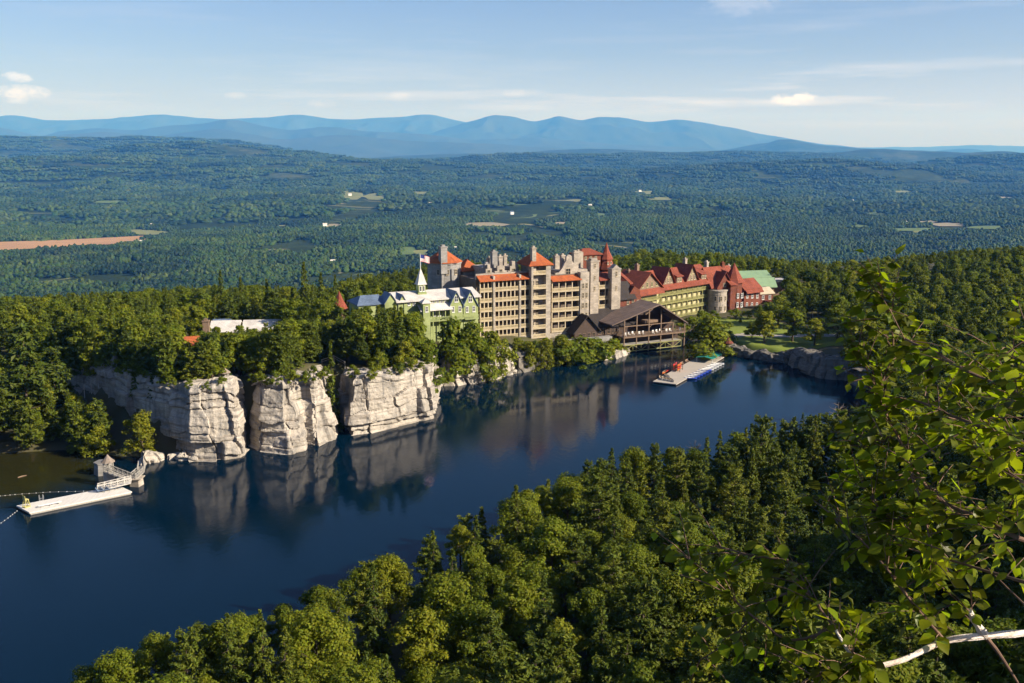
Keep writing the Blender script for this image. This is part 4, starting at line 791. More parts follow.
# -- the forest that fills the valley: clumps of crowns
def clump(seed, n=26, half=30):
    rg = np.random.default_rng(seed); bm = [];
    import bmesh
    b0 = bmesh.new(); bmesh.ops.create_icosphere(b0, subdivisions=2, radius=1.0); base = np.array([v.co for v in b0.verts]); fc = np.array([[v.index for v in f.verts] for f in b0.faces]); b0.free()
    Vs, Fs = [], []
    gxy = [(i, j) for i in range(6) for j in range(6)]
    for q, (i, j) in enumerate(gxy):
        c = np.array([(i + .5) / 6 - .5 + rg.uniform(-.07, .07), (j + .5) / 6 - .5 + rg.uniform(-.07, .07)]) * 2 * half
        r = rg.uniform(3.0, 8.2); hh = rg.uniform(8, 17); con = rg.random() < .25
        d = base * (1 + 0.30 * (vnoise(base[:, 0] * 2.2 + q * 7, base[:, 1] * 2.2 + base[:, 2] * 2, seed)[:, None] - .4))
        if con: d = d * np.array([.7, .7, 1.5])
        v = d * np.array([r, r, r * .95]) + np.array([c[0], c[1], hh - r * .9]); Vs.append(v); Fs.append(fc + len(base) * q)
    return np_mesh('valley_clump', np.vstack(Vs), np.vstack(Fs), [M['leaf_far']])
CL = [clump(700 + i) for i in range(5)]
def valley_pts(r0, r1, sp):
    a, b = scatter(-r1 * .66, r1 * .66, r0 * .8, r1, sp); r = np.hypot(a, b); ok = (r > r0) & (r < r1) & (np.abs(a) < b * .62 + 60); a, b = a[ok], b[ok]
    for poly in FIELD_POLYS:
        pl = np.array(poly); c = pl.mean(0); pl = c + (pl - c) * 1.02; cy0 = pl[:, 1].min() - 40
        hide = 13.0 * (1.35 if r0 > 4000 else 1.0) * c[1] / 314 * 0.75; k = inpoly(a, b, pl)
        near_ = np.nonzero((a > pl[:, 0].min() - 60) & (a < pl[:, 0].max() + 60) & (b > pl[:, 1].min() - hide - 60) & (b < pl[:, 1].max() + 60))[0]
        for fr_ in (.15, .35, .55, .75, 1.0):
            sc_ = (b[near_] + hide * fr_) / b[near_]; k[near_] |= inpoly(a[near_] * sc_, b[near_] + hide * fr_, pl)
        a, b = a[~k], b[~k]
    g = fbm(a / 330, b / 330, 4, 55); k = g > 0.375; return a[k], b[k]
a1, b1 = valley_pts(960, 4600, 47); a2, b2 = valley_pts(4600, 15000, 112)
A_, B_ = np.concatenate([a1, a2]), np.concatenate([b1, b2]); zv = vz(A_, B_) - 1.0; sc = np.concatenate([np.full(len(a1), 1.0), np.full(len(a2), 2.25)]) * rgt.uniform(.8, 1.3, len(A_))
zs = np.concatenate([np.full(len(a1), 1.0), np.full(len(a2), 1.35)])
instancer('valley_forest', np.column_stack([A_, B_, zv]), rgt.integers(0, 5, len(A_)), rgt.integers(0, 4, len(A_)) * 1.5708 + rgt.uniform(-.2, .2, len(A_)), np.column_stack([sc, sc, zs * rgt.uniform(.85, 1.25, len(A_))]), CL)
print('valley clumps', len(A_))
# ================================================================== BUILDINGS
class Fr:
    """local frame of a facade: x along it (to the right), y into the building, z up from the ground gz"""
    def __init__(s, px, py, Y, ang, gz):
        o = D(px, py, Y); s.O = np.array([o[0], o[1], gz]); s.a = R(ang); s.ey = np.array([-math.sin(s.a), math.cos(s.a), 0]); s.ex = np.array([math.cos(s.a), math.sin(s.a), 0])
    def uz(s, px, py, yo=0.0):
        d = pix_dir(px, py); t = (yo - (CAM - s.O) @ s.ey) / (d @ s.ey); p = CAM + d * t - s.O; return float(p @ s.ex), float(p[2])
    def u(s, px, yo=0.0, py=300): return s.uz(px, py, yo)[0]
    def z(s, px, py, yo=0.0): return s.uz(px, py, yo)[1]
    def root(s, name, label, cat, group=None): return thing(name, label, cat, tuple(s.O), s.a, group)
_wc = {}
def win_mesh(w, h, frame='trim', bars=1, glass='glass'):
    k = (round(w, 2), round(h, 2), frame, bars)
    if k not in _wc:
        mb = MB(); f = 0.09; mb.box(-w / 2, w / 2, -.10, .0, 0, f).box(-w / 2, w / 2, -.10, 0, h - f, h).box(-w / 2, -w / 2 + f, -.10, 0, f, h - f).box(w / 2 - f, w / 2, -.10, 0, f, h - f).box(-w / 2 - .08, w / 2 + .08, -.16, 0, -.1, -0.003)
        if bars: mb.box(-.03, .03, -.08, -.04, f, h - f).box(-w / 2 + f, w / 2 - f, -.075, -.045, h * .52, h * .52 + .06)
        fm = mb.mesh('window_frame', M[frame]); g = MB().box(-w / 2 + f + .002, w / 2 - f - .002, -.035, -.005, f + .002, h - f - .002).mesh('pane', M[glass]); _wc[k] = (fm, g)
    return _wc[k]
def window(root, u, y, z, w=1.0, h=1.5, frame='trim', rz=0.0, bars=1, nm='window'):
    fm, g = win_mesh(w, h, frame, bars); o = obj(nm, fm, root); o.location = (u, y, z); o.rotation_euler = (0, 0, rz); p = obj('pane', g, o); return o
_bc = {}
def balcony(root, u0, u1, y, z, d=1.6, slab='trim', rail='rail', rh=1.0):
    w = u1 - u0; k = (round(w, 1), d, slab, rail)
    if k not in _bc:
        s_ = MB().box(-w / 2, w / 2, 0, d, -.24, 0).mesh('balcony_slab', M[slab]); r = MB(); r.box(-w / 2, w / 2, 0.02, .10, rh - .12, rh).box(-w / 2, w / 2, .03, .09, .08, .2); n = max(3, int(w / .24))
        for i in range(n + 1): x = -w / 2 + .05 + (w - .1) * i / n; r.box(x - .055, x + .055, .035, .085, .2, rh - .12)
        _bc[k] = (s_, r.mesh('railing', M[rail]))
    s_, r = _bc[k]; o = obj('balcony', s_, root); o.location = ((u0 + u1) / 2, y, z); q = obj('railing', r, o); return o
def chimney(root, u, y, z0, z1, w=1.1, m='stone', cap=True):
    mb = MB().box(u - w / 2, u + w / 2, y - w / 2, y + w / 2, z0, z1)
    if cap: mb.box(u - w / 2 - .15, u + w / 2 + .15, y - w / 2 - .15, y + w / 2 + .15, z1, z1 + .3).box(u - w * .25, u + w * .25, y - w * .25, y + w * .25, z1 + .3, z1 + .8)
    return mb.build('chimney', M[m], root)
def column(root, u, y, z0, z1, w=.28, m='trim', nm='column'): return MB().box(u - w / 2, u + w / 2, y - w / 2, y + w / 2, z0, z1).build(nm, M[m], root)
def part(root, nm, m, fn): mb = MB(); fn(mb); return mb.build(nm, M[m] if isinstance(m, str) else [M[x] for x in m], root)

# ---- the stone hotel with its rows of balconies
f = Fr(480, 280, 281, 26, 4.0); h = f.root('stone_hotel', 'tall pale stone hotel with six rows of balconies and an orange-roofed corner tower', 'hotel')
uB, uC0, uC1, uD0, uD1 = f.u(530.5), f.u(531.5, -1.2), f.u(550.5, -1.2), f.u(552), f.u(588.5); z_ev = f.z(510, 278.5); lv = [f.z(487, r) for r in (288.2, 298.6, 308.0, 317.6, 327.0, 336.2)]
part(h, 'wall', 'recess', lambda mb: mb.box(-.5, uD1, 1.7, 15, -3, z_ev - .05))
part(h, 'plinth', 'stone', lambda mb: mb.box(-.6, uD1 + .1, -.1, 1.695, -6, lv[-1] - 0.9))
bays = [(0, f.u(493)), (f.u(494.7), f.u(519.5)), (f.u(520.3), uB)]
for (a, b_), n in zip(bays, (3, 6, 2)):
    for z in lv: balcony(h, a, b_, 0, z - .95)
    part(h, 'roof', 'orange_tile', lambda mb: mb.extr_x([(-.7, z_ev - .25), (1.9, z_ev + 1.15), (1.9, z_ev + .8), (-.7, z_ev - .45)], a - .3, b_ + .25))
    for i in range(n + 1): column(h, a + .15 + (b_ - a - .3) * i / n, .3, -3, z_ev - .05, .26)
    for z in lv:
        for i in range(n): window(h, a + (b_ - a) * (i + .5) / n, 1.7, z - .9, 1.0, 2.0, 'brown_wood')
for a in (f.u(493.9), f.u(519.9)): part(h, 'pier', 'stone', lambda mb: mb.box(a - .28, a + .28, -.25, 1.69, -3, z_ev + 1.0))
part(h, 'parapet', 'stone', lambda mb: mb.box(-.45, uB, 1.9, 2.5, z_ev - .04, z_ev + 1.6))
# stepped gables and chimneys behind the eaves
def sg(px0, px1, r0, r1, yo):
    a, b_ = f.u(px0, yo), f.u(px1, yo); zb, zt = z_ev - .03, f.z(px0, r1, yo); c = (a + b_) / 2; w_ = b_ - a
    part(h, 'stepped_gable', 'stone', lambda mb: mb.extr_y([(a, zb), (b_, zb), (b_, zb + (zt - zb) * .4), (c + w_ * .3, zb + (zt - zb) * .4), (c + w_ * .3, zb + (zt - zb) * .7), (c + w_ * .14, zb + (zt - zb) * .7), (c + w_ * .14, zt), (c - w_ * .14, zt), (c - w_ * .14, zb + (zt - zb) * .7), (c - w_ * .3, zb + (zt - zb) * .7), (c - w_ * .3, zb + (zt - zb) * .4), (a, zb + (zt - zb) * .4)], yo, yo + .8))
    window(h, c, yo, zb + .9, 1.0, 1.6)
sg(495, 507, 276, 261, 3.2); sg(508, 519, 276, 261.5, 3.4); sg(484, 494, 276, 265, 3.0)
part(h, 'roof_block', 'stone', lambda mb: mb.box(f.u(486, 5), f.u(519, 5), 5, 14.5, z_ev - .02, f.z(500, 267.5, 5)))
for px, r, yo, w_, m in ((486.5, 262, 4.6, 1.4, 'grey_stone'), (494, 249.8, 6.5, 1.6, 'grey_stone'), (500, 254.5, 8, 1.3, 'stone'), (505, 253.5, 9, 1.0, 'stone'), (511.5, 259.5, 5.5, 1.2, 'stone'), (515.5, 262, 4.4, 1.1, 'stone'), (489, 256, 9, 1.0, 'stone'), (526, 256, 10, 1.3, 'stone'), (556, 254, 9, 1.5, 'stone')): chimney(h, f.u(px, yo), yo, z_ev - .5, f.z(px, r, yo) - .8, w_, m)
# corner tower
zt = f.z(541, 265.2, -1.2); part(h, 'tower', 'stone', lambda mb: mb.box(uC0 + .6, uC1, .6, 7, -4, zt))
part(h, 'pier', 'stone', lambda mb: mb.box(uC1 - 1.5, uC1 + .02, -1.2, .595, -5, zt - .02)); part(h, 'pier', 'stone', lambda mb: mb.box(uC0 - .02, uC0 + .58, -1.2, .6, -5, zt - .02))
for r in (271.8, 286, 296.5, 306.2, 315.6, 326, 335):
    z = f.z(538, r, -1.2); balcony(h, uC0 + .6, uC1 - 1.52, -1.2, z - .7, 1.78); window(h, uC0 + 1.35, .6, z - .6, .95, 2.0); window(h, uC0 + 2.8, .6, z - .6, .95, 2.0)
part(h, 'tower_roof', 'orange_tile', lambda mb: mb.hip(uC0, uC1, -.6, 6.4, zt + .1, f.z(537, 251.4, 2.5) - zt, .9, ridge=.6)); chimney(h, f.u(533.8, -.2), .3, zt - 2, f.z(533.8, 248.6, .3), 1.3)
# right section under a curved gable
zd = f.z(567, 279, 0)
lvD = [f.z(560, r) for r in (288.2, 297.8, 308.0, 317.8, 328)]; a, b_ = uD0, f.u(579.5)
for z in lvD:
    balcony(h, a, b_, 0, z - .95); 
    for i in range(4): window(h, a + (b_ - a) * (i + .5) / 4, 1.7, z - .9, 1.0, 2.0, 'brown_wood')
for i in range(5): column(h, a + .15 + (b_ - a - .3) * i / 4, .3, -3, zd - .05, .26)
part(h, 'roof', 'orange_tile', lambda mb: mb.extr_x([(-.7, zd - .3), (2.0, zd + 1.1), (2.0, zd + .75), (-.7, zd - .5)], a - .2, b_ + .4))
a2, b2 = f.u(579.8), uD1; part(h, 'corner_bay', 'stone', lambda mb: mb.box(a2, b2, -.3, 1.69, -4, f.z(584, 272)))
for z in lvD:
    for k in (.3, .7): window(h, a2 + (b2 - a2) * k, -.3, z - .6, .75, 1.7)
yo = 2.2; pr = [(555.5, 279), (555.5, 273.5), (559, 272.5), (562.5, 268), (565, 262.5), (566.5, 260.5), (566.5, 256.5), (568, 255), (570.5, 255), (572, 256.5), (572, 260.5), (573.5, 262.5), (576, 268), (579, 272), (586, 273), (586, 279)]
part(h, 'curved_gable', 'stone', lambda mb: mb.extr_y([f.uz(x, y, yo) for x, y in reversed(pr)], yo, yo + .8)); window(h, f.u(567.8, yo), yo, f.z(567.8, 275, yo), 1.7, 2.0)
part(h, 'roof_block', 'stone', lambda mb: mb.box(f.u(556, 4), f.u(587, 4), 4, 14.6, zd - .1, f.z(570, 270, 4)))
chimney(h, f.u(562, 5), 5, zd, f.z(562, 256, 5), 1.2); chimney(h, f.u(574.5, 6), 6, zd, f.z(574.5, 253, 6), 1.6); chimney(h, f.u(577.5, 8), 8, zd, f.z(577.5, 252, 8), 1.2)

# ---- grey stone tower at the left end
f = Fr(451, 262, 291, 26, 6.0); h = f.root('stone_tower', 'grey round-fronted stone tower with an orange cone roof left of the hotel', 'tower')
r = (469 - 434.6) / 2 * 290 / 996; zt = f.z(451, 263.5)
part(h, 'wall', 'grey_stone', lambda mb: mb.lathe(0, r + .3, [(r, -3), (r, zt - .5), (r + .25, zt - .4), (r + .25, zt + .05)], 16))
part(h, 'roof', 'orange_tile', lambda mb: mb.lathe(-.3, r + .3, [(r + .9, zt + .06), (r * .5, zt + (f.z(447, 248, r) - zt) * .58), (.15, f.z(447, 248, r))], 8, .39))
part(h, 'arched_arcade', 'grey_stone', lambda mb: [mb.box(r * math.sin(t) - .35, r * math.sin(t) + .35, r + .3 - r * math.cos(t) - .35, r + .3 - r * math.cos(t) + .3, -3, zt - 1.6) for t in (-.5, 0.1, .65)])
chimney(h, f.u(443.5, 1.2), 1.2, zt - 3, f.z(443.5, 247.4, 1.2), 2.0, 'grey_stone')
a, b_ = f.u(463.5, 1), f.u(480, 1); z2 = f.z(473, 270.5, 1)
part(h, 'side_turret', 'stone', lambda mb: mb.box(a, b_, 1, 8, -3, z2)); part(h, 'roof', 'orange_tile', lambda mb: mb.hip(a, b_, 1, 8, z2 + .1, f.z(471, 259.5, 4) - z2, .7, ridge=1.0))
for row in (276.5, 285.5, 295): window(h, f.u(474.5, 1), 1, f.z(474.5, row + 2.5, 1), 1.6 if row < 280 else 1.1, 1.5); window(h, f.u(471, 1), 1, f.z(471, row + 2.5, 1), .9, 1.5)
for t, row in ((-.75, 275), (-.2, 275), (.35, 275), (-.5, 285)): window(h, r * math.sin(t), r + .3 - r * math.cos(t) - .02, f.z(451, row), .9, 1.6, rz=t)

# ---- lime green clapboard house with pale roofs
f = Fr(430, 300, 266, 26, 7.0); h = f.root('clapboard_house', 'lime green clapboard house with pale metal roofs and a small spire', 'house')
ze = f.z(425, 300); a, b_ = f.u(404), f.u(449.5)
part(h, 'wall', 'lime', lambda mb: mb.box(a, f.u(478), 0, 11, -3, ze))
part(h, 'roof', 'grey_roof', lambda mb: mb.gable(f.u(398), f.u(478), 0, 11, ze + .02, f.z(425, 291.0, 5.5) - ze, .7))
za = f.z(435, 306.5, -2.2); a1 = f.u(417)
part(h, 'porch_roof', 'grey_roof', lambda mb: mb.extr_x([(-2.6, za - .9), (-.003, za + .5), (-.003, za + .25), (-2.6, za - 1.1)], a1, b_))
balcony(h, a1, b_ - .1, -2.2, f.z(440, 317.5, -2.2) - .8, 2.19, 'lime', 'lime')
for i in range(6): column(h, a1 + .2 + (b_ - a1 - .5) * i / 5, -2.0, -2, za - .85, .22, 'lime')
for px in (409, 414, 433.5, 437.5, 441.5, 445.5): window(h, f.u(px), 0, f.z(px, 305.5), .8, 1.3, 'white')
for px in (434, 439, 444): window(h, f.u(px), 0, f.z(px, 316), .8, 1.6, 'white')
for p0, p1, ap, ar in ((449.5, 463, 456.3, 292), (463.2, 477.5, 470.3, 291)):
    u0, u1 = f.u(p0, -1.5), f.u(p1, -1.5); zg = f.z(p0, 306, -1.5); zp = f.z(ap, ar, -1.5)
    part(h, 'gable_front', 'lime', lambda mb: mb.extr_y([(u0 + .1, -3), (u1 - .1, -3), (u1 - .1, zg), ((u0 + u1) / 2, zp - .25), (u0 + .1, zg)], -1.5, -.003))
    part(h, 'roof', 'slate', lambda mb: mb.gable(u0, u1, -1.5, 5, zg + .05, zp - zg, .35, 'y', .22)); um = (u0 + u1) / 2
    window(h, um, -1.5, f.z(ap, 302, -1.5), 1.1, 1.7, 'white'); window(h, um - 1, -1.5, f.z(ap, 312, -1.5), .8, 1.6, 'white'); window(h, um + 1, -1.5, f.z(ap, 312, -1.5), .8, 1.6, 'white')
    balcony(h, u0 + .1, u1 - .1, -2.6, f.z(ap, 318, -1.5), 1.09, 'lime', 'lime')
u0, u1 = f.u(423, -2.9), f.u(430, -2.9); part(h, 'stair_turret', 'lime', lambda mb: mb.box(u0, u1, -2.9, -.9, -3, f.z(426, 303, -2.9))); part(h, 'roof', 'grey_roof', lambda mb: mb.hip(u0, u1, -2.9, -.9, f.z(426, 303, -2.9) + .1, 1.0, .35, ridge=.1)); window(h, (u0 + u1) / 2, -2.9, f.z(426, 312, -2.9), .8, 1.5, 'white')
uc, yc = f.u(421, 4), 4.0; zc0, zc1 = f.z(421, 292, yc), f.z(421, 284, yc); sp = MB(); sp.box(uc - 1.25, uc + 1.25, yc - 1.25, yc + 1.25, ze, zc0).box(uc - 1.0, uc + 1.0, yc - 1.0, yc + 1.0, zc0, zc1); cup = sp.build('cupola', M['lime'], h)
for k in (-.45, .45): window(h, uc + k, yc - 1.0, zc0 + .3, .6, 1.5, 'white', bars=0)
part(h, 'spire', 'grey_roof', lambda mb: mb.lathe(uc, yc, [(1.95, zc1 - .05), (1.75, zc1 + .2), (.9, zc1 + (f.z(420.5, 268.5, yc) - zc1) * .55), (.08, f.z(420.5, 268.5, yc))], 4, math.pi / 4))
# left annex with blue slate roofs
u0, u1 = f.u(360), f.u(403); zl = f.z(380, 304.5); part(h, 'annex_wall', 'lime', lambda mb: mb.box(u0, a - .003, 1.5, 10, -3, zl)); part(h, 'annex_roof', 'slate', lambda mb: mb.hip(u0, f.u(392), 1.5, 10, zl + .02, f.z(375, 295, 5) - zl, .5, ridge=5))
for p0, p1, ar in ((385, 397, 294.5), (398.5, 407, 295.5)):
    v0, v1 = f.u(p0), f.u(p1); zg = f.z(p0, 303.5); part(h, 'dormer', 'lime', lambda mb: mb.extr_y([(v0, zg - 2), (v1, zg - 2), (v1, zg), ((v0 + v1) / 2, f.z(p0, ar) - .2), (v0, zg)], 0.2, 1.497)); part(h, 'dormer_roof', 'slate', lambda mb: mb.gable(v0, v1, .2, 5, zg, f.z(p0, ar) - zg, .3, 'y', .2))
ft = f.O + f.ex * uc + f.ey * yc; zt = 7.0 + f.z(420.5, 268.5, yc)
t = thing('flagpole', 'thin white pole on top of the green house spire', 'flagpole', (ft[0], ft[1], zt - .1)); zf = z_at(254, 0, ft[1]) - zt
part(t, 'pole', 'white', lambda mb: mb.lathe(0, 0, [(.09, 0), (.06, zf)], 8)); part(t, 'finial', 'metal', lambda mb: mb.lathe(0, 0, [(.02, zf), (.16, zf + .12), (.02, zf + .28)], 8))
# the flag hangs from the pole
mb = MB(); W_, H_ = 3.0, 1.9; n = 14
def fp(i, k): u = i / n; return (u * W_ * .86 + .08, .16 * math.sin(u * 9) * u, -k * H_ / 13 - .75 * u ** 1.3)
for k in range(13):
    for i in range(n):
        mb.mat(2 if (k < 7 and i < n * .4) else (0 if k % 2 == 0 else 1)); mb.poly([fp(i, k), fp(i, k + 1), fp(i + 1, k + 1), fp(i + 1, k)])
fl = mb.build('flag', [M['flag_red'], M['white'], M['flag_blue']]); so = fl.modifiers.new('thickness', 'SOLIDIFY'); so.thickness = .02
fl.location = (ft[0], ft[1], zt + zf - .15); fl.rotation_euler = (0, 0, .35); tag(fl, 'small red white and blue striped flag flying above the green house', 'flag')

# ---- chimney towers, spire and recessed wing right of the stone hotel
f = Fr(590, 300, 301, 26, 4.0); h = f.root('tower_wing', 'stone wing of slender square towers with a red spire right of the hotel', 'hotel wing')
u0, u1 = f.u(590.3), f.u(598.5); zt = f.z(594, 262); part(h, 'chimney_tower', 'stone', lambda mb: mb.box(u0, u1, 0, 2.6, -4, zt).box(u0 - .2, u1 + .2, -.2, 2.8, zt, zt + .4).box(u0 + .4, u1 - .4, .4, 2.2, zt + .4, zt + 1.0))
for row in (268, 280, 291): window(h, (u0 + u1) / 2, 0, f.z(594, row), .6, 1.4)
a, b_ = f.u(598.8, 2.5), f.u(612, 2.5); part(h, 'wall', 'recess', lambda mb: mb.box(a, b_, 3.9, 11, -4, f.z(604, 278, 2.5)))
part(h, 'roof', 'red_tile', lambda mb: mb.extr_x([(2.0, f.z(604, 279.5, 2.5)), (6.5, f.z(604, 272, 6.5)), (6.5, f.z(604, 272, 6.5) - .4), (2.0, f.z(604, 279.5, 2.5) - .3)], a, b_ + .3))
for row in (286.5, 297.5, 306):
    z = f.z(604, row, 2.5); balcony(h, a, b_, 2.5, z - .5, 1.39); 
    for k in (.25, .6, .9): window(h, a + (b_ - a) * k, 3.9, z - .45, .8, 1.8)
for k in (0.03, .5, .97): column(h, a + (b_ - a) * k, 2.75, -3, f.z(604, 280, 2.5), .25)
u0, u1 = f.u(611.5, 1), f.u(620.3, 1); zt = f.z(616, 269.5, 1); part(h, 'bell_tower', 'stone', lambda mb: mb.box(u0, u1, 1, 3.4, -4, zt).box(u0 - .15, u1 + .15, .85, 3.55, zt, zt + .35).extr_y([(u0 + .3, zt + .35), (u1 - .3, zt + .35), ((u0 + u1) / 2, zt + 1.5)], 1.1, 3.3)); window(h, (u0 + u1) / 2, 1, f.z(616, 276.5, 1), .7, 1.6); window(h, (u0 + u1) / 2, 1, f.z(616, 290, 1), .5, 1.4)
window(h, u1 , 2.2, f.z(616, 276.5, 1), .7, 1.6, rz=math.pi / 2)
u0, u1 = f.u(580, 14), f.u(600, 14); zt = f.z(590, 254.6, 14); part(h, 'rear_tower', 'red_wood', lambda mb: mb.box(u0, u1, 14, 20, 5, zt)); part(h, 'rear_tower_roof', 'red_tile', lambda mb: mb.hip(u0, u1, 14, 20, zt + .1, f.z(590, 248.3, 17) - zt, .6, ridge=2.4))
part(h, 'rear_pier', 'stone', lambda mb: mb.box(u0 - 1.2, u0 + .4, 13, 14.5, 5, f.z(581, 252, 13)))
for k in (.25, .5, .75): window(h, u0 + (u1 - u0) * k, 14, f.z(590, 259.5, 14), .8, 1.0)
uc, yc = f.u(608, 13), 14.5; zb = f.z(608, 269.5, 13); part(h, 'turret', 'red_wood', lambda mb: mb.lathe(uc, yc, [(2.1, 4), (2.1, zb + .3)], 8, .39))
part(h, 'turret_skirt', 'red_tile', lambda mb: mb.lathe(uc, yc, [(2.9, zb), (1.9, zb + (f.z(608, 260, 13) - zb) * .9), (1.85, f.z(608, 259, 13))], 8, .39)); part(h, 'spire', 'red_tile', lambda mb: mb.lathe(uc, yc, [(2.25, f.z(608, 259.5, 13)), (1.0, f.z(608, 252, 13)), (.05, f.z(607, 242.8, 13))], 8, .39))
for p in (-2, 2): window(h, uc + p * .28, yc - 2.02, f.z(608, 262.5, 13) - .6, .5, .9, bars=0)

# ---- red-brown annex between the tower and the green balcony wing
f = Fr(616, 300, 312, 30, 3.5); h = f.root('shingled_annex', 'dark-roofed red-brown shingled annex right of the bell tower', 'annex')
u0, u1 = f.u(619), f.u(641); zt = f.z(628, 297); part(h, 'wall', 'red_wood', lambda mb: mb.box(u0, u1, 0, 11, -3, zt).extr_y([(f.u(629), zt), (u1, zt), (u1, zt + 1.8), (f.u(635), zt + 3.2)], .5, 5)); part(h, 'roof', 'dark_roof', lambda mb: mb.gable(f.u(612), f.u(634), -.3, 9, zt - .3, f.z(624, 281, 4.5) - zt, .5))
for px in (628, 633, 638): window(h, f.u(px), 0, f.z(px, 304.5), .9, 1.5); window(h, f.u(px), 0, f.z(px, 311), .9, 1.3)
part(h, 'lower_roof', 'brown_roof', lambda mb: mb.extr_x([(-3.2, f.z(634, 310)), (-.003, f.z(634, 304.5)), (-.003, f.z(634, 305.5)), (-3.2, f.z(634, 311))], f.u(633), f.u(645)))

# ---- green balcony wing under the red roof
f = Fr(663, 288, 335, 43, 4.0); h = f.root('balcony_wing', 'long yellow-green wing with four rows of balconies under a red tiled roof', 'hotel wing')
u0, u1 = f.u(656), f.u(713); ze = f.z(663, 288.6); dp = 13.0; ym = dp / 2; rz_ = f.z(680, 266.5, ym)
part(h, 'wall', 'cream', lambda mb: mb.box(u0, u1 - .3, 1.6, dp, -3, ze)); lv = [f.z(663, r) for r in (294.3, 302.6, 310.6, 318.4)]
def roofI(mb):
    mb.extr_x([(-1.0, ze - .35), (ym, rz_), (dp + .8, ze - .35), (dp + .8, ze - .6), (ym, rz_ - .35), (-1.0, ze - .6)], u0 - .5, u1 + .4)
part(h, 'roof', 'red_tile', roofI); L_ = u1 - u0; nb = 11
for z in lv:
    balcony(h, u0, u1 - .3, 0, z - .55, 1.59, 'olive', 'olive')
    for i in range(nb): window(h, u0 + (L_ - .3) * (i + .5) / nb, 1.6, z - .45, 1.0, 1.75, 'cream')
for i in range(nb + 1): column(h, u0 + .15 + (L_ - .6) * i / nb, .25, -3, ze - .3, .25, 'olive')
def dormer(px, row, half, wallz, big, m='brown_wood', yf=.8):
    uc = f.u(px, yf, row); zp = f.z(px, row, yf); zb = f.z(px, wallz, yf); w_ = half * 335 / 996 / .73
    part(h, 'dormer', m, lambda mb: mb.extr_y([(uc - w_, zb - 1.5), (uc + w_, zb - 1.5), (uc + w_, zb + .3), (uc, zp - .35), (uc - w_, zb + .3)] if big else [(uc - w_, zb - 1), (uc + w_, zb - 1), (uc + w_, zp), (uc - w_, zp)], yf, ym if big else yf + 4))
    if big:
        part(h, 'dormer_roof', 'red_tile', lambda mb: mb.gable(uc - w_, uc + w_, yf, ym + .6, zb + .3, zp - zb - .3, .75, 'y', .22))
        for k in (-.5, 0, .5): window(h, uc + k * w_ * 1.1, yf, zb - .4, .8, 1.5)
        column(h, uc, yf - .03, zb + .2, zp - .4, .16, 'cream', 'timber'); part(h, 'timber', 'cream', lambda mb: mb.box(uc - w_ * .55, uc + w_ * .55, yf - .08, yf - .003, zb + 1.5, zb + 1.68))
    else:
        part(h, 'dormer_roof', 'red_tile', lambda mb: mb.extr_x([(yf - .5, zp), (yf + 5, zp + 1.9), (yf + 5, zp + 1.6), (yf - .5, zp - .25)], uc - w_ - .4, uc + w_ + .4)); window(h, uc - w_ * .45, yf, zb - .2, .8, 1.2); window(h, uc + w_ * .45, yf, zb - .2, .8, 1.2)
dormer(668.5, 268, 6.2, 281.5, True); dormer(692, 265, 6.6, 278.5, True); dormer(679.5, 276, 3.2, 281, False); dormer(704, 273.5, 3.4, 278, False)
# the front gable at the near end
yg = -2.2; g0, g1 = f.u(637.5, yg), f.u(660.5, yg); zg = f.z(645, 289.5, yg); zp = f.z(648, 273, yg); gm = (g0 + g1) / 2
part(h, 'gable_front', 'brown_wood', lambda mb: mb.extr_y([(g0, zg), (g1, zg), (g1, zg + .4), (gm, zp - .3), (g0, zg + .4)], yg, ym)); part(h, 'gable_base', 'cream', lambda mb: mb.box(g0, g1, yg + 1.2, dp, -3, zg - .003))
part(h, 'gable_roof', 'red_tile', lambda mb: mb.gable(g0, g1, yg, ym + 2, zg + .4, zp - zg - .4, .8, 'y', .25)); part(h, 'porch_roof', 'red_tile', lambda mb: mb.extr_x([(yg - 1.6, zg - 1.5), (yg - .003, zg + .1), (yg - .003, zg - .2), (yg - 1.6, zg - 1.8)], g0 - .4, g1 + .3))
for k in (.2, .4, .6, .8): window(h, g0 + (g1 - g0) * k, yg, zg + .7, .9, 1.5, 'cream')
for z in lv: balcony(h, g0, g1, yg, z - .8, 1.19, 'olive', 'olive')
for k in (.02, .35, .66, .98): column(h, g0 + (g1 - g0) * k, yg + .2, -3, zg - 1.3, .25, 'olive')
for px, row, yo in ((637, 265.5, ym), (628.5, 271, ym), (706.5, 262.5, ym), (685, 259.5, ym + 2)): chimney(h, f.u(px, yo, row), yo, ze, f.z(px, row, yo) , 1.2, 'brown_wood' if px < 640 else 'stone')
part(h, 'roof', 'red_tile', lambda mb: mb.extr_x([(ym - 5.5, f.z(632, 282, 3)), (ym + 1, f.z(632, 268.5, ym)), (ym + 7, f.z(632, 280, ym)), (ym + 7, f.z(632, 280, ym) - .3), (ym + 1, f.z(632, 268.5, ym) - .35), (ym - 5.5, f.z(632, 282, 3) - .3)], f.u(617, ym), g0 + 1.5))

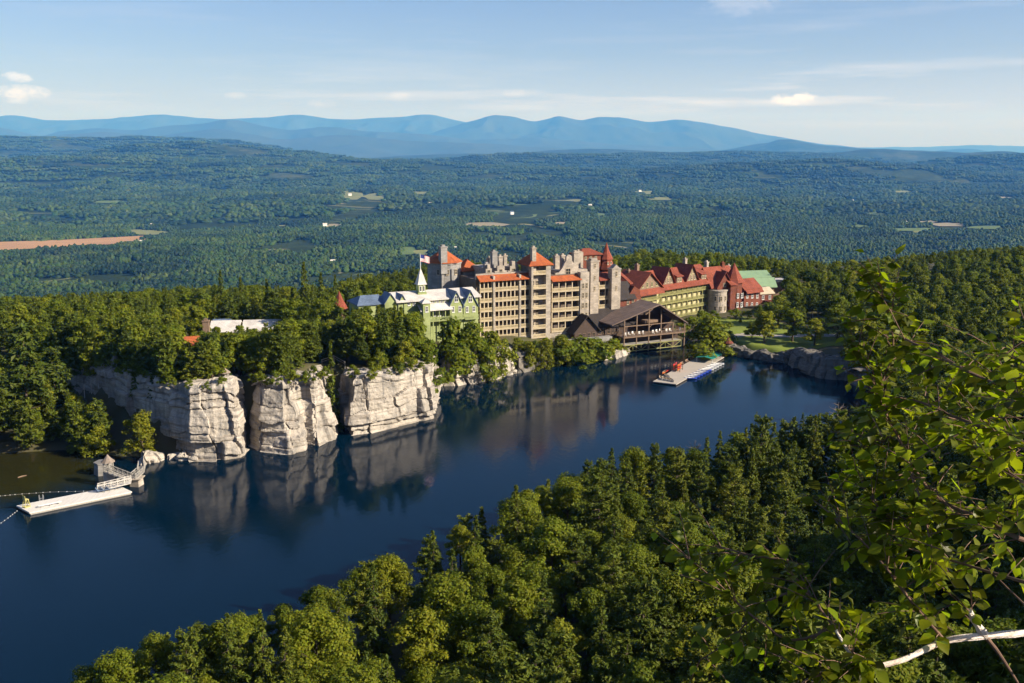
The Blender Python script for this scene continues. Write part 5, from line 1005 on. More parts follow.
# ---- round stone bay with red roofs
f = Fr(723.5, 300, 350, 30, 3.5); h = f.root('round_bay_house', 'stone house with a round windowed bay under steep red gables', 'house')
r = 9.6 * 350 / 996; zt = f.z(723.5, 290.5); part(h, 'round_bay', 'stone', lambda mb: mb.lathe(0, r, [(r, -3), (r, zt - .5), (r + .3, zt - .4), (r + .3, zt)], 20))
for t in (-.9, -.3, .3, .9):
    for row in (301, 311): window(h, r * math.sin(t), r - r * math.cos(t) - .02, f.z(723.5, row), .8, 1.7, rz=t)
u0, u1 = f.u(711, r), f.u(735, r); part(h, 'wall', 'red_wood', lambda mb: mb.box(u0, u1, r, r + 9, -3, f.z(723, 284, r)))
z1 = f.z(723, 285, r); part(h, 'roof', 'red_tile', lambda mb: mb.gable(u0, u1, r, r + 9, z1, f.z(720, 267, r + 4) - z1, .7)); 
part(h, 'gable_front', 'red_wood', lambda mb: mb.extr_y([(f.u(717, 2), zt + .05), (f.u(731, 2), zt + .05), (f.u(731, 2), z1), (f.u(724, 2), f.z(724, 274, 2)), (f.u(717, 2), z1)], 2, r - .003)); part(h, 'gable_roof', 'red_tile', lambda mb: mb.gable(f.u(717, 2), f.u(731, 2), 2, r + 5, z1 + .1, f.z(724, 273, 2) - z1, .6, 'y', .22)); window(h, f.u(724, 2), 2, zt + .9, 1.2, 1.4)
part(h, 'side_roof', 'red_tile', lambda mb: mb.extr_x([(-.3, f.z(733, 284.5)), (4, f.z(731, 276, 4)), (4, f.z(731, 276, 4) - .3), (-.3, f.z(733, 284.5) - .3)], f.u(729.5), f.u(737))); part(h, 'side_wall', 'red_wood', lambda mb: mb.box(f.u(731), f.u(737), .4, r - .003, -3, f.z(733, 285.5)))
chimney(h, f.u(721, 8), 8, z1, f.z(721, 263.5, 8), 1.2, 'red_wood'); chimney(h, f.u(727, 9), 9, z1, f.z(727, 266, 9), 1.0)
# ---- red tower house
f = Fr(740, 300, 354, 34, 3.5); h = f.root('red_tower_house', 'red-brown shingled house with a tall pointed eight-sided tower roof', 'house')
r = 9.8 * 354 / 996; zb = f.z(739, 283); part(h, 'tower', 'red_wood', lambda mb: mb.lathe(0, r, [(r * .95, -3), (r * .95, zb)], 8, .39)); part(h, 'tower_roof', 'red_tile', lambda mb: mb.lathe(0, r, [(r * 1.18, zb - .1), (r * .62, zb + (f.z(740, 262, r) - zb) * .45), (.06, f.z(740, 262.3, r))], 8, .39))
u0, u1 = f.u(744, 3), f.u(760, 3); z1 = f.z(752, 288.5, 3); part(h, 'wall', 'red_wood', lambda mb: mb.box(u0, u1, 3, 11, -3, z1)); part(h, 'roof', 'red_tile', lambda mb: mb.gable(u0, u1, 3, 11, z1, f.z(752, 278.5, 7) - z1, .5)); part(h, 'roof', 'red_tile', lambda mb: mb.extr_x([(1.6, f.z(753, 292.5, 1.6)), (2.997, z1 + .3), (2.997, z1), (1.6, f.z(753, 292.5, 1.6) - .3)], u0, u1 + .3))
for row in (296.5, 305.5):
    for px in (747, 752, 757): window(h, f.u(px, 3), 3, f.z(px, row + 1.5, 3), 1.0, 1.7, 'white')
    window(h, r * .3, .15, f.z(742, row + 1.5), 1.0, 1.7, 'white'); window(h, -r * .3, .15, f.z(738, row + 1.5), 1.0, 1.7, 'white')
    window(h, r * .76, r * .32, f.z(742, row + 1.5), 1.0, 1.7, 'white', rz=math.pi / 4)
# ---- hall with the green roof
f = Fr(750, 290, 385, 12, 3.0); h = f.root('green_roof_hall', 'long hall with a broad green roof behind the red tower house', 'hall')
u0, u1 = f.u(746), f.u(774.5); z0, zm, zp = f.z(760, 287), f.z(760, 277.5, 3), f.z(760, 270.2, 8); part(h, 'wall', 'brown_wood', lambda mb: mb.box(u0, u1, .8, 15.5, -3, z0)); part(h, 'upper_roof', 'green_roof', lambda mb: mb.extr_x([(2.9, zm), (8, zp), (13.2, zm), (13.2, zm - .3), (8, zp - .35), (2.9, zm - .3)], u0 - .5, u1)); part(h, 'lower_roof', 'green_roof', lambda mb: mb.extr_x([(0, z0 - .1), (3.0, zm - .05), (3.0, zm - .4), (0, z0 - .4)], u0 - .2, u1 + 1.0))
for k in range(6): window(h, u0 + (u1 - u0) * (k + .5) / 6, .8, z0 - 2.4, 1.0, 1.5)
part(h, 'side_porch', 'grey_roof', lambda mb: mb.box(f.u(774.7), f.u(792), 4, 10, f.z(783, 282, 4), f.z(783, 280, 4))); part(h, 'side_wall', 'brown_wood', lambda mb: mb.box(f.u(776), f.u(791), 4.5, 9.5, -3, f.z(783, 282, 4) - .003))
f = Fr(766, 293, 368, 20, 3.0); h = f.root('pink_roof_lodge', 'low lodge with a pale pinkish roof in front of the green-roofed hall', 'house')
u0, u1 = f.u(759.5), f.u(773); z0 = f.z(766, 293.5); part(h, 'wall', 'red_wood', lambda mb: mb.box(u0, u1, 0, 7, -3, z0)); part(h, 'roof', mat('pale_pink_shingle', (0.5, 0.33, 0.27), (0.42, 0.27, 0.22), 1.2) and 'trim', lambda mb: mb.gable(u0, u1, 0, 7, z0, f.z(766, 287.5, 3.5) - z0, .5))
for k in (.25, .75): window(h, u0 + (u1 - u0) * k, 0, z0 - 2.2, 1.0, 1.5, 'white')

# ---- dark dining hall behind the pavilion
f = Fr(577, 330, 293, 26, 2.0); h = f.root('dining_hall', 'dark brown timber hall with a dark shingled roof, shaded by the hotel towers', 'hall')
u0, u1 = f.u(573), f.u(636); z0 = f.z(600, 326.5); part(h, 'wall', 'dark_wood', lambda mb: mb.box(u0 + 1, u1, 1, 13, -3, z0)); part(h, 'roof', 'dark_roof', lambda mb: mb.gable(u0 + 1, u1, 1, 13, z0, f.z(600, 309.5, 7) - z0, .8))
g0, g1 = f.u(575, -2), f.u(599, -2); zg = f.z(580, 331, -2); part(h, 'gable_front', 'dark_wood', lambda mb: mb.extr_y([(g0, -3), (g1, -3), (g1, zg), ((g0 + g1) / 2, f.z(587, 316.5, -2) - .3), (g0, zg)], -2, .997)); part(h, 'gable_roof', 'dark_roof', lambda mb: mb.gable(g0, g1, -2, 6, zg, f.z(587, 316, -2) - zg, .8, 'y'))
for k in (.2, .4, .6, .8): window(h, g0 + (g1 - g0) * k, -2, zg - 2.6, 1.0, 1.8, 'brown_wood')
for k in range(5): window(h, f.u(602) + k * 1.6, 1, z0 - 2.6, 1.0, 1.8, 'brown_wood')
part(h, 'terrace', 'grey_stone', lambda mb: mb.box(f.u(550), f.u(606), -4, -2.01, -4, f.z(580, 339.5, -4))); 

# ---- lake pavilion on posts over the water
p0 = P(624, 351.5, 0.5); f = Fr(624, 351.5, p0[1], 26, 0.0); h = f.root('lake_pavilion', 'open brown timber pavilion with a big gable roof standing over the water', 'pavilion')
w_ = f.u(684.5, 0, 332); zd = f.z(624, 337.3); zl = f.z(624, 345.3)
part(h, 'deck', 'brown_wood', lambda mb: mb.box(-.4, w_ + .4, -.3, 9, zd - .35, zd)); part(h, 'walkway', 'grey_wood', lambda mb: mb.box(-.3, w_ - 1.2, -.2, 3, zl - .2, zl + .02))
uL, zL = f.uz(612, 325, -1.5); uA, zA = f.uz(659.8, 304, -1.5); uR, zR = f.uz(688, 322.5, -1.5)
part(h, 'roof', 'brown_roof', lambda mb: mb.extr_y([(uL, zL), (uA, zA), (uR, zR), (uR, zR - .35), (uA, zA - .42), (uL, zL - .35)], -1.6, 9))
part(h, 'undercroft', 'dark_wood', lambda mb: mb.box(.2, w_ - .2, 3.3, 8.9, -2.5, zd - .36)); part(h, 'back_wall', 'dark_wood', lambda mb: mb.extr_y([(0, zd + .002), (w_, zd + .002), (w_, zd + 3.2), (uA, zA - 1.2), (0, zd + 3.2)], 7.0, 7.4)); part(h, 'gable_screen', 'dark_wood', lambda mb: mb.extr_y([(uA - 5.8, zA - 3.4), (uA + 4.6, zA - 3.4), (uA, zA - .6)], 1.2, 1.45))  # solid dark block added below the deck, standing in for shade there
rf = lambda u: zL + (zA - zL) * (u - uL) / (uA - uL) - .45 if u < uA else zA + (zR - zA) * (u - uA) / (uR - uA) - .45
for k in (0.0, .2, .4, .6, .8, 1.0): column(h, w_ * k, .1, -2.5, rf(w_ * k), .3, 'brown_wood', 'post')
for k in (0.0, .33, .66, 1.0): column(h, w_ * k, 7.4, -2.5, zd - .36, .3, 'dark_wood', 'post')
part(h, 'tie_beam', 'brown_wood', lambda mb: (mb.box(-.2, w_ + .2, -.05, .2, zd + 3.1, zd + 3.35), mb.beam((uA - 4, .05, zA - 3.2), (uA, .05, zA - .7), .2), mb.beam((uA + 3.5, .05, zA - 3.0), (uA, .05, zA - .7), .2), mb.beam((w_ * .4, .05, zd + 2.2), (w_ * .4 + 1.2, .05, zd + 3.2), .15)))
part(h, 'gallery', 'brown_wood', lambda mb: mb.box(uA - 3.6, uA + 1.0, .6, 3.0, zd + 3.6, zd + 4.4))
def railing(root, p, q, z, m, hh=1.0, sp=.3): 
    mb = MB(); p, q = Vector((*p, z)), Vector((*q, z)); L_ = (q - p).length; n = max(2, int(L_ / sp)); up = Vector((0, 0, hh)); mb.beam(p + up, q + up, .1); mb.beam(p + up * .15, q + up * .15, .08)
    for i in range(n + 1): c = p.lerp(q, i / n); mb.beam(c, c + up * .97, .09 if i % 6 == 0 else .045)
    return mb.build('railing', M[m], root)
railing(h, (-.3, -.2), (w_ + .3, -.2), zd, 'brown_wood'); railing(h, (w_ + .3, -.2), (w_ + .3, 7), zd, 'brown_wood'); railing(h, (-.3, -.2), (-.3, 7), zd, 'brown_wood')
zt_, zb_ = zl - .1, f.z(624, 351.5); n = 7; we = w_ - 1.4
part(h, 'truss', 'olive', lambda mb: (mb.beam((0, -.3, zt_), (we, -.3, zt_), .24), mb.beam((0, -.3, zb_), (we, -.3, zb_), .22), [mb.beam((we * i / n, -.3, zt_ if i % 2 else zb_), (we * (i + 1) / n, -.3, zb_ if i % 2 else zt_), .17) for i in range(n)], [mb.beam((we * i / n, -.3, zb_), (we * i / n, -.3, zt_), .13) for i in range(n + 1)]))
# chairs set out on the deck
chair_seat = MB().box(-.3, .3, -.3, .3, .40, .46).mesh('seat', M['white']); chair_back = MB().box(-.3, .3, .26, .32, .46, 1.15).mesh('backrest', M['white']); leg_m = MB().box(-.035, .035, -.035, .035, 0, .40).mesh('leg', M['white'])
for i in range(13):
    if i in (5,): continue
    c = f.O + f.ex * (1.0 + (w_ - 2) * i / 12) + f.ey * (.9 + .5 * (i % 3)); t = thing('deck_chair', 'white wooden chair in the row facing the lake on the pavilion deck', 'chair', (c[0], c[1], zd), f.a + (i * 37 % 11 - 5) * .06, 'white chairs on the pavilion deck'); obj('seat', chair_seat, t); obj('backrest', chair_back, t)
    for sx in (-.26, .26):
        for sy in (-.26, .26): l = obj('leg', leg_m, t); l.location = (sx, sy, 0)
# flower boxes / hanging plant seen on the right of the deck
p = f.O + f.ex * (w_ * .86) + f.ey * .9; put_tree('B_lo', 1, p[0], p[1], zd, 1.5, 1.0, 'small potted green shrub on the right part of the pavilion deck', None, .6)

# ---- small lodges on the left ridge
f = Fr(210, 333, 262, 8, 8.0); h = f.root('white_roof_lodge', 'low lodge with pale metal roofs and stone chimney among the left trees', 'house')
for k, (p0, p1, r0, r1) in enumerate(((209, 236, 332, 321.5), (242, 277, 331.5, 321.5))):
    u0, u1 = f.u(p0, k * 3), f.u(p1, k * 3); z0 = f.z(220, r0, k * 3); part(h, 'wall', 'trim', lambda mb: mb.box(u0, u1, k * 3, k * 3 + 9, -3, z0)); part(h, 'roof', 'grey_roof', lambda mb: mb.gable(u0, u1, k * 3, k * 3 + 9, z0, f.z(220, r1, k * 3 + 4.5) - z0, .5))
    for j in range(4): window(h, u0 + (u1 - u0) * (j + .5) / 4, k * 3, z0 - 2.4, .9, 1.4, 'white')
chimney(h, f.u(204.5, -1), -1, -2, f.z(204.5, 321.5, -1), 1.6, 'brown_wood')
part(h, 'side_roof', 'slate', lambda mb: mb.gable(f.u(211, 6), f.u(226, 6), 6, 14, f.z(218, 327, 6), f.z(218, 320, 10) - f.z(218, 327, 6), .4))
f = Fr(189, 347, 236, 20, 11.0); h = f.root('red_cabin', 'small cabin with a bright red roof half hidden on top of the cliffs', 'cabin'); u0, u1 = f.u(182), f.u(197); z0 = f.z(189, 346)
part(h, 'wall', 'red_wood', lambda mb: mb.box(u0, u1, 0, 5, -3, z0)); part(h, 'roof', 'orange_tile', lambda mb: mb.gable(u0, u1, 0, 5, z0, f.z(189, 337.5, 2.5) - z0, .4)); window(h, (u0 + u1) / 2, 0, z0 - 2, .8, 1.2)

# ---- gazebos
def gazebo(nm, label, px, base_row, top_row, Y, r, roof, wall='grey_wood', posts=6, z=None, low=.5):
    b_ = D(px, base_row, Y); z = b_[2] if z is None else z; zt = z_at(top_row, 0, Y) - z; t = thing(nm, label, 'gazebo', (b_[0], b_[1], z)); zr = zt * low
    part(t, 'roof', roof, lambda mb: mb.lathe(0, 0, [(r * 1.25, zr), (r * .6, zr + (zt - zr) * .45), (.06, zt)], 8)); part(t, 'floor', wall, lambda mb: mb.lathe(0, 0, [(r, -1.5), (r, .12)], 8))
    for i in range(posts): a = 6.283 * i / posts; column(t, r * .86 * math.cos(a), r * .86 * math.sin(a), .12, zr + .15, .16, wall, 'post')
    mb = MB()
    for i in range(posts):
        if i == 4: continue
        a, b2 = 6.283 * i / posts, 6.283 * (i + 1) / posts; pa, pb = (r * .86 * math.cos(a), r * .86 * math.sin(a)), (r * .86 * math.cos(b2), r * .86 * math.sin(b2)); mb.beam((*pa, .95), (*pb, .95), .09); mb.beam((*pa, .2), (*pb, .9), .06); mb.beam((*pa, .9), (*pb, .2), .06)
    mb.build('railing', M[wall], t); return t
gazebo('roofed_tower', 'wooden lookout with a steep red cone roof rising among trees left of the green house', 340, 318, 291, 284, 2.0, 'red_tile', 'brown_wood', low=.36)
gazebo('summerhouse', 'grey thatched summerhouse on the top of the broad cliff at its left part', 116, 371, 354, 213, 1.2, 'thatch', low=.5)
gazebo('summerhouse', 'grey thatched summerhouse at the cliff edge beside the dark cleft', 224, 379, 366, 203, 1.2, 'thatch', low=.5)
gazebo('lawn_gazebo', 'small red-brown gazebo by the shore path beside the round spreading tree', 728, 350, 337, 297, 1.3, 'red_wood', 'red_wood', low=.55)
def fence(label, pts, Y, hh=1.0, m='grey_wood'):
    p = [Vector(D(x, y, Y)) for x, y in pts]; t = thing('rustic_fence', label, 'fence', tuple(p[0])); p = [q - Vector(p[0]) for q in p][:]; rail = MB()
    p0 = Vector((0, 0, 0)); n = 0; pts_ = [p0] + p[1:]
    for a, b2 in zip(pts_[:-1], pts_[1:]):
        k = max(1, int((b2 - a).length / 1.8)); rail.beam(a + Vector((0, 0, hh)), b2 + Vector((0, 0, hh)), .1); rail.beam(a + Vector((0, 0, hh * .5)), b2 + Vector((0, 0, hh * .5)), .08)
        for i in range(k + (b2 is pts_[-1])): c = a.lerp(b2, i / k); MB().box(c.x - .07, c.x + .07, c.y - .07, c.y + .07, c.z - 2.0, c.z + hh + .12).build('post', M[m], t)
    rail.build('rail', M[m], t)
fence('rustic wooden fence along the top of the middle cliff', [(254, 378), (264, 377), (276, 376.5)], 210); fence('pale rustic handrail stepping down the left end of the broad cliff', [(84, 389), (98, 380), (112, 371)], 211)
fence('rustic fence on the rocky gap above the dark gully beside the blocky point', [(322, 364), (334, 360), (345, 366)], 224)
# ================================================================== DOCKS, BOATS, LAWN, VALLEY HOUSES
def boat_mesh(L_, W_, H_, open_=True):
    n = 11; outer, inner = [], []
    for i in range(n):
        t = i / (n - 1) * 2 - 1; w_ = W_ / 2 * (1 - abs(t) ** 2.6) + .015; sh = H_ + .22 * H_ * t * t; x = t * L_ / 2
        outer.append([(x, -w_, sh), (x, -w_ * .82, sh * .35), (x, -w_ * .3, .03), (x, w_ * .3, .03), (x, w_ * .82, sh * .35), (x, w_, sh)])
    mb = MB(); mb.mat(0)
    for a, b_ in zip(outer[:-1], outer[1:]):
        for k in range(5): mb.poly([a[k], a[k + 1], b_[k + 1], b_[k]])
    mb.mat(1)
    for a, b_ in zip(outer[:-1], outer[1:]):
        if open_:
            ia = [(p[0], p[1] * .86, (p[2] - .02) if k in (0, 5) else p[2] + .08) for k, p in enumerate(a)]; ib = [(p[0], p[1] * .86, (p[2] - .02) if k in (0, 5) else p[2] + .08) for k, p in enumerate(b_)]
            for k in range(5): mb.poly([ia[k + 1], ia[k], ib[k], ib[k + 1]])
            mb.poly([a[0], b_[0], ib[0], ia[0]]); mb.poly([b_[5], a[5], ia[5], ib[5]])
        else:
            ca, cb = (a[0][0], 0, a[0][2] + .1), (b_[0][0], 0, b_[0][2] + .1); mb.poly([a[0], b_[0], cb, ca]); mb.poly([ca, cb, b_[5], a[5]])
    return mb
def boat(kind, label, group, pos, rz, col, inner='trim', L_=3.6, W_=1.3, H_=.45, seats=2, closed=False, cat='boat'):
    t = thing(kind, label, cat, tuple(pos), rz, group); boat_mesh(L_, W_, H_, not closed).build('hull', [M[col], M[inner]], t)
    for i in range(seats if not closed else 0): x = (-.5 + (i + .5) / seats) * L_ * .7; MB().box(x - .12, x + .12, -W_ * .40, W_ * .40, H_ * .66, H_ * .66 + .04).build('seat', M['brown_wood'], t)
    if closed: MB().lathe(0, 0, [(.30, H_ + .02), (.34, H_ + .12), (.26, H_ + .12), (.24, H_ + .04)], 10).build('cockpit', M['dark_wood'], t)
    return t
# ---- the boat dock
c4 = [P(653, 381.5, .45), P(676, 384.2, .45), P(724, 357, .45), P(700.5, 355.5, .45)]; cen = np.mean(c4, 0); L4 = [(p - cen)[:2] for p in c4]; ang = math.atan2(*(c4[2] - c4[1])[1::-1])
d = thing('boat_dock', 'long pale wooden boat dock floating in front of the lake pavilion', 'dock', (cen[0], cen[1], 0))
MB().prism([tuple(p) for p in L4], .22, .45).build('deck', M['deck'], d); k = .985; MB().prism([tuple(np.array(p) * k) for p in L4], -.3, .217).build('pontoon', M['dark_wood'], d)
mb = MB()
for i in range(4): p, q = L4[i], L4[(i + 1) % 4]; mb.beam((*p, .36), (*q, .36), .14, .22)
mb.build('edge_board', M['grey_wood'], d)
def on_dock(px, py, z=.455): return P(px, py, z)
# green canopy over the far end
cp = on_dock(709, 360); t = thing('canopy', 'flat teal green canopy on posts at the far end of the boat dock', 'canopy', tuple(cp), ang)
MB().extr_x([(-2.6, 1.35), (0, 1.75), (2.6, 1.35), (2.6, 1.27), (0, 1.67), (-2.6, 1.27)], -4.3, 4.3).build('roof', M['teal'], t)
for sx in (-4, 0, 4):
    for sy in (-2.3, 2.3): MB().box(sx - .06, sx + .06, sy - .06, sy + .06, 0, 1.29).build('post', M['white'], t)
# kayak rack with orange and red kayaks
rk = on_dock(677, 370.5); t = thing('boat_rack', 'wooden rack of stacked kayaks in the middle of the boat dock', 'rack', tuple(rk), ang + .1); 
for sx in (-1.5, 1.5):
    for sy in (-1.2, 0, 1.2): MB().box(sx - .06, sx + .06, sy - .06, sy + .06, 0, 2.3).build('post', M['brown_wood'], t)
    for z in (.35, .95, 1.55): MB().box(sx - .05, sx + .05, -1.3, 1.3, z - .08, z).build('arm', M['brown_wood'], t)
e1, e2 = np.array([math.cos(ang + .1), math.sin(ang + .1), 0]), np.array([-math.sin(ang + .1), math.cos(ang + .1), 0])
LV = {0: 'bottom', 1: 'middle', 2: 'top'}
for z in range(3):
    for s in range(2):
        col = 'orange' if (z + s) % 2 == 0 else 'red'; pos = rk + e2 * (-.62 + 1.24 * s) + np.array([0, 0, (.35, .95, 1.55)[z] + .005]); boat('kayak', f"{col} kayak on the {LV[z]} arms of the dock rack, {'lake' if s == 0 else 'shore'} side", 'kayaks on the dock rack', pos, ang + .1, col, col, 3.8, .72, .34, closed=True, cat='kayak')
for i, (px, py) in enumerate(((661, 378.5), (664.5, 379.2), (668, 379.9), (671.5, 380.6), (667, 376.5))): boat('canoe', 'pale canoe lying side by side with others at the near end of the boat dock', 'pale canoes on the boat dock', on_dock(px, py), ang + .5 + .05 * i, 'grey_hull', 'trim', 4.2, .8, .36, 2, cat='canoe')
for i, (px, py) in enumerate(((664.5, 372.6), (668.5, 370.4))): boat('canoe', ('red' if i else 'orange') + ' canoe lying along the shore edge of the boat dock by the rack', None, on_dock(px, py), ang + .1, 'red' if i else 'orange', 'brown_wood', 4.0, .8, .36, 2, cat='canoe')
for i in range(6): boat('rowboat', 'bright blue rowboat moored in the row along the lake side of the dock', 'blue rowboats moored at the dock', P(690.5 + i * 2.9, 379.2 - i * 1.55, .02), ang - 1.0, 'blue', 'grey_hull', 3.6, 1.25, .5, 2)
for i in range(5): boat('rowboat', 'pale grey rowboat moored past the blue boats along the lake side of the dock', 'pale rowboats moored at the dock', P(707.5 + i * 2.6, 370.6 - i * 1.4, .02), ang - 1.0, 'grey_hull', 'white', 3.6, 1.25, .5, 2)
def bench(label, pos, rz, m='brown_wood', L_=2.0, grp=None):
    t = thing('bench', label, 'bench', tuple(pos), rz, grp); MB().box(-L_ / 2, L_ / 2, -.22, .22, .42, .48).build('seat', M[m], t); MB().box(-L_ / 2, L_ / 2, .20, .25, .55, .95).build('backrest', M[m], t)
    for sx in (-L_ / 2 + .1, L_ / 2 - .1): MB().box(sx - .05, sx + .05, -.2, .25, 0, .42).build('leg', M[m], t)
for px, py in ((687, 362.6), (692, 360.0), (682, 365.2)): bench('plain brown bench along the shore edge of the boat dock', on_dock(px, py), ang, 'brown_wood', 2.0, 'benches on the boat dock')
# ---- the swimming float at the left
c4 = [P(16.5, 505.5, .5), P(29.5, 512.5, .5), P(132, 491.5, .5), P(119, 485.5, .5)]; cen = np.mean(c4, 0); L4 = [(p - cen)[:2] for p in c4]; ang2 = math.atan2(*(c4[2] - c4[1])[1::-1])
d = thing('swimming_float', 'long pale swimming float on the water at the left', 'float', (cen[0], cen[1], 0)); MB().prism([tuple(p) for p in L4], .28, .5).build('deck', M['plank'], d); MB().prism([tuple(np.array(p) * .98) for p in L4], -.3, .277).build('pontoon', M['grey_wood'], d)
fl_ = lambda px, py: P(px, py, .503)
t = thing('lifeguard_chair', 'yellow lifeguard chair at the outer end of the swimming float', 'chair', tuple(fl_(26.5, 507)), ang2 + 1.9)
for sx in (-.45, .45):
    for sy in (-.45, .45): MB().beam((sx, sy, 0), (sx * .6, sy * .6, 1.35), .09).build('leg', M['yellow'], t)
MB().box(-.4, .4, -.35, .35, 1.35, 1.42).build('seat', M['yellow'], t); MB().box(-.4, .4, .3, .36, 1.42, 2.1).build('backrest', M['yellow'], t); MB().box(-.46, .46, -.5, -.43, .45, .6).box(-.5, .5, -.5, .5, .02, .12).build('step', M['yellow'], t)
t = thing('ladder', 'metal swimming ladder on the back edge of the float', 'ladder', tuple(fl_(41.5, 500)), ang2)
for sx in (-.3, .3): MB().tube([(sx, -.3, 0), (sx, -.3, .8), (sx, 0, 1.0), (sx, .35, .8), (sx, .35, -.8)], .035, 6).build('rail', M['metal'], t)
for z in (-.5, -.15, .2): MB().beam((-.3, .35, z), (.3, .35, z), .06).build('rung', M['metal'], t)
t = thing('diving_board', 'white low board lying along the near edge of the float', 'board', tuple(fl_(50, 505.5)), ang2); MB().box(-1.9, 1.9, -.25, .25, .30, .36).build('plank', M['white'], t)
for sx in (-1.4, 0, 1.4): MB().box(sx - .06, sx + .06, -.2, .2, 0, .30).build('leg', M['grey_wood'], t)
for i in range(7):
    p = fl_(101 + (i % 4) * 5.2 + (i // 4) * 2, 492.3 - (i % 4) * 1.15 - (i // 4) * 2.0); t = thing('lounge_chair', 'dark blue-grey lounge chair in the group at the shore end of the float', 'chair', tuple(p), ang2 + 1.2 + .2 * (i % 3), 'lounge chairs on the swimming float')
    MB().box(-.3, .3, -.7, .4, .3, .36).build('seat', M['slate'], t); MB().extr_x([(.4, .36), (.85, .95), (.9, .92), (.45, .31)], -.3, .3).build('backrest', M['slate'], t)
    for sx in (-.26, .26):
        for sy in (-.62, .34): MB().box(sx - .03, sx + .03, sy - .03, sy + .03, 0, .3).build('leg', M['slate'], t)
def rustic_rail(mb, p, q, hh=1.0):
    p, q = Vector(p), Vector(q); n = max(1, round((q - p).length / 1.1)); up = Vector((0, 0, hh)); mb.beam(p + up, q + up, .1); mb.beam(p + up * .5, q + up * .5, .07)
    for i in range(n + 1): c = p.lerp(q, i / n); mb.beam(c, c + up * 1.08, .1)
    for i in range(n): a, b_ = p.lerp(q, i / n), p.lerp(q, (i + 1) / n); mb.beam(a, b_ + up, .05); mb.beam(a + up, b_, .05)
def walk(nm, label, cat, pts, wd, m='grey_wood', steps=0):
    """a bridge, ramp or stair between 3D points with a rustic rail on both sides"""
    o = Vector(pts[0]); t = thing(nm, label, cat, tuple(o)); pl = [Vector(p) - o for p in pts]; wk = MB()
    rails = (MB(), MB())
    for a, b_ in zip(pl[:-1], pl[1:]):
        dd = (b_ - a); sd = Vector((-dd.y, dd.x, 0)).normalized() * wd / 2; dn = Vector((0, 0, -.14))
        wk.loft([[a - sd, a + sd, a + sd + dn, a - sd + dn], [b_ - sd, b_ + sd, b_ + sd + dn, b_ - sd + dn]])
        for k, r in zip((-1, 1), rails): rustic_rail(r, a + sd * k, b_ + sd * k)
    wk.build('stairs' if steps else 'walkway', M[m], t)
    for r in rails: r.build('railing', M[m], t)
    return t
A0 = fl_(98, 490.5); A1 = P(131, 482, 1.5); walk('gangway', 'grey railed gangway sloping from the float up to the stone pier', 'gangway', [A0 + np.array([0, 0, .12]), A1], 1.2, 'plank')
B0 = P(131, 480, 1.5); B1 = P(106, 470.5, 3.0); walk('stairway', 'grey rustic stair with crossed rails climbing from pier to gazebo', 'stairs', [B0, B1], 1.3, 'grey_wood', 1)
C1 = P(139, 474, 2.2); walk('footbridge', 'grey rustic footbridge from the shore rocks to the gangway pier', 'bridge', [B0 + np.array([0.2, .5, .05]), C1 + np.array([0, 1, 0]), P(142, 466, 2.2)], 1.2)
pp = P(137, 485.5, 0); t = thing('stone_pier', 'small square stone pier carrying the outer end of the gangway stairs', 'pier', tuple(pp)); MB().lathe(0, 0, [(1.35, -1), (1.15, 1.45)], 4, .6).build('base', M['stone'], t); MB().box(-1.2, 1.2, -1.2, 1.2, 1.453, 1.6).build('capstone', M['stone'], t)
pp = P(104, 473.5, 0); t = thing('stone_pier', 'low shaded stone pier under the thatched gazebo at the shore', 'pier', tuple(pp)); MB().lathe(0, 0, [(1.9, -1), (1.6, 2.2)], 6, .3).build('base', M['grey_stone'], t); MB().lathe(0, 0, [(1.75, 2.203), (1.75, 2.4)], 6, .3).build('capstone', M['grey_stone'], t)
gz = P(108.5, 473, 2.4); gazebo('summerhouse', 'thatched grey gazebo at the top of the float stairs by the shore', 108.5, 469.5, 454.5, gz[1] + .3, 1.05, 'thatch', low=.6, z=2.4)
t = thing('floating_log', 'brown log floating in the shallows left of the float', 'log', tuple(P(22, 476.5, .04)), .9); MB().tube([(-.8, 0, 0), (0, .05, .03), (.85, 0, 0)], [.10, .12, .08], 8).build('log', M['brown_wood'], t)
# float lines: each a rope with little buoys
def buoys(label, pts, n):
    p = [Vector(P(x, y, .03)) for x, y in pts]; t = thing('buoy_line', label, 'rope', tuple(p[0])); o = p[0]; mb = MB(); mb.tube([q - o for q in p], .015, 4); mb.build('rope', M['grey_wood'], t)
    bm_ = MB().lathe(0, 0, [(.02, -.08), (.06, -.04), (.06, .04), (.02, .08)], 8).mesh('buoy', M['white'])
    for i in range(n): k = i / (n - 1) * (len(p) - 1); j = min(len(p) - 2, int(k)); b_ = obj('buoy', bm_, t); b_.location = p[j].lerp(p[j + 1], k - j) - o
buoys('white buoy line curving out from the outer corner of the float', [(17, 511), (8, 518), (-6, 528)], 9); buoys('white buoy line across the shallows behind the float', [(-10, 497), (15, 494.5), (50, 492), (92, 491)], 16)
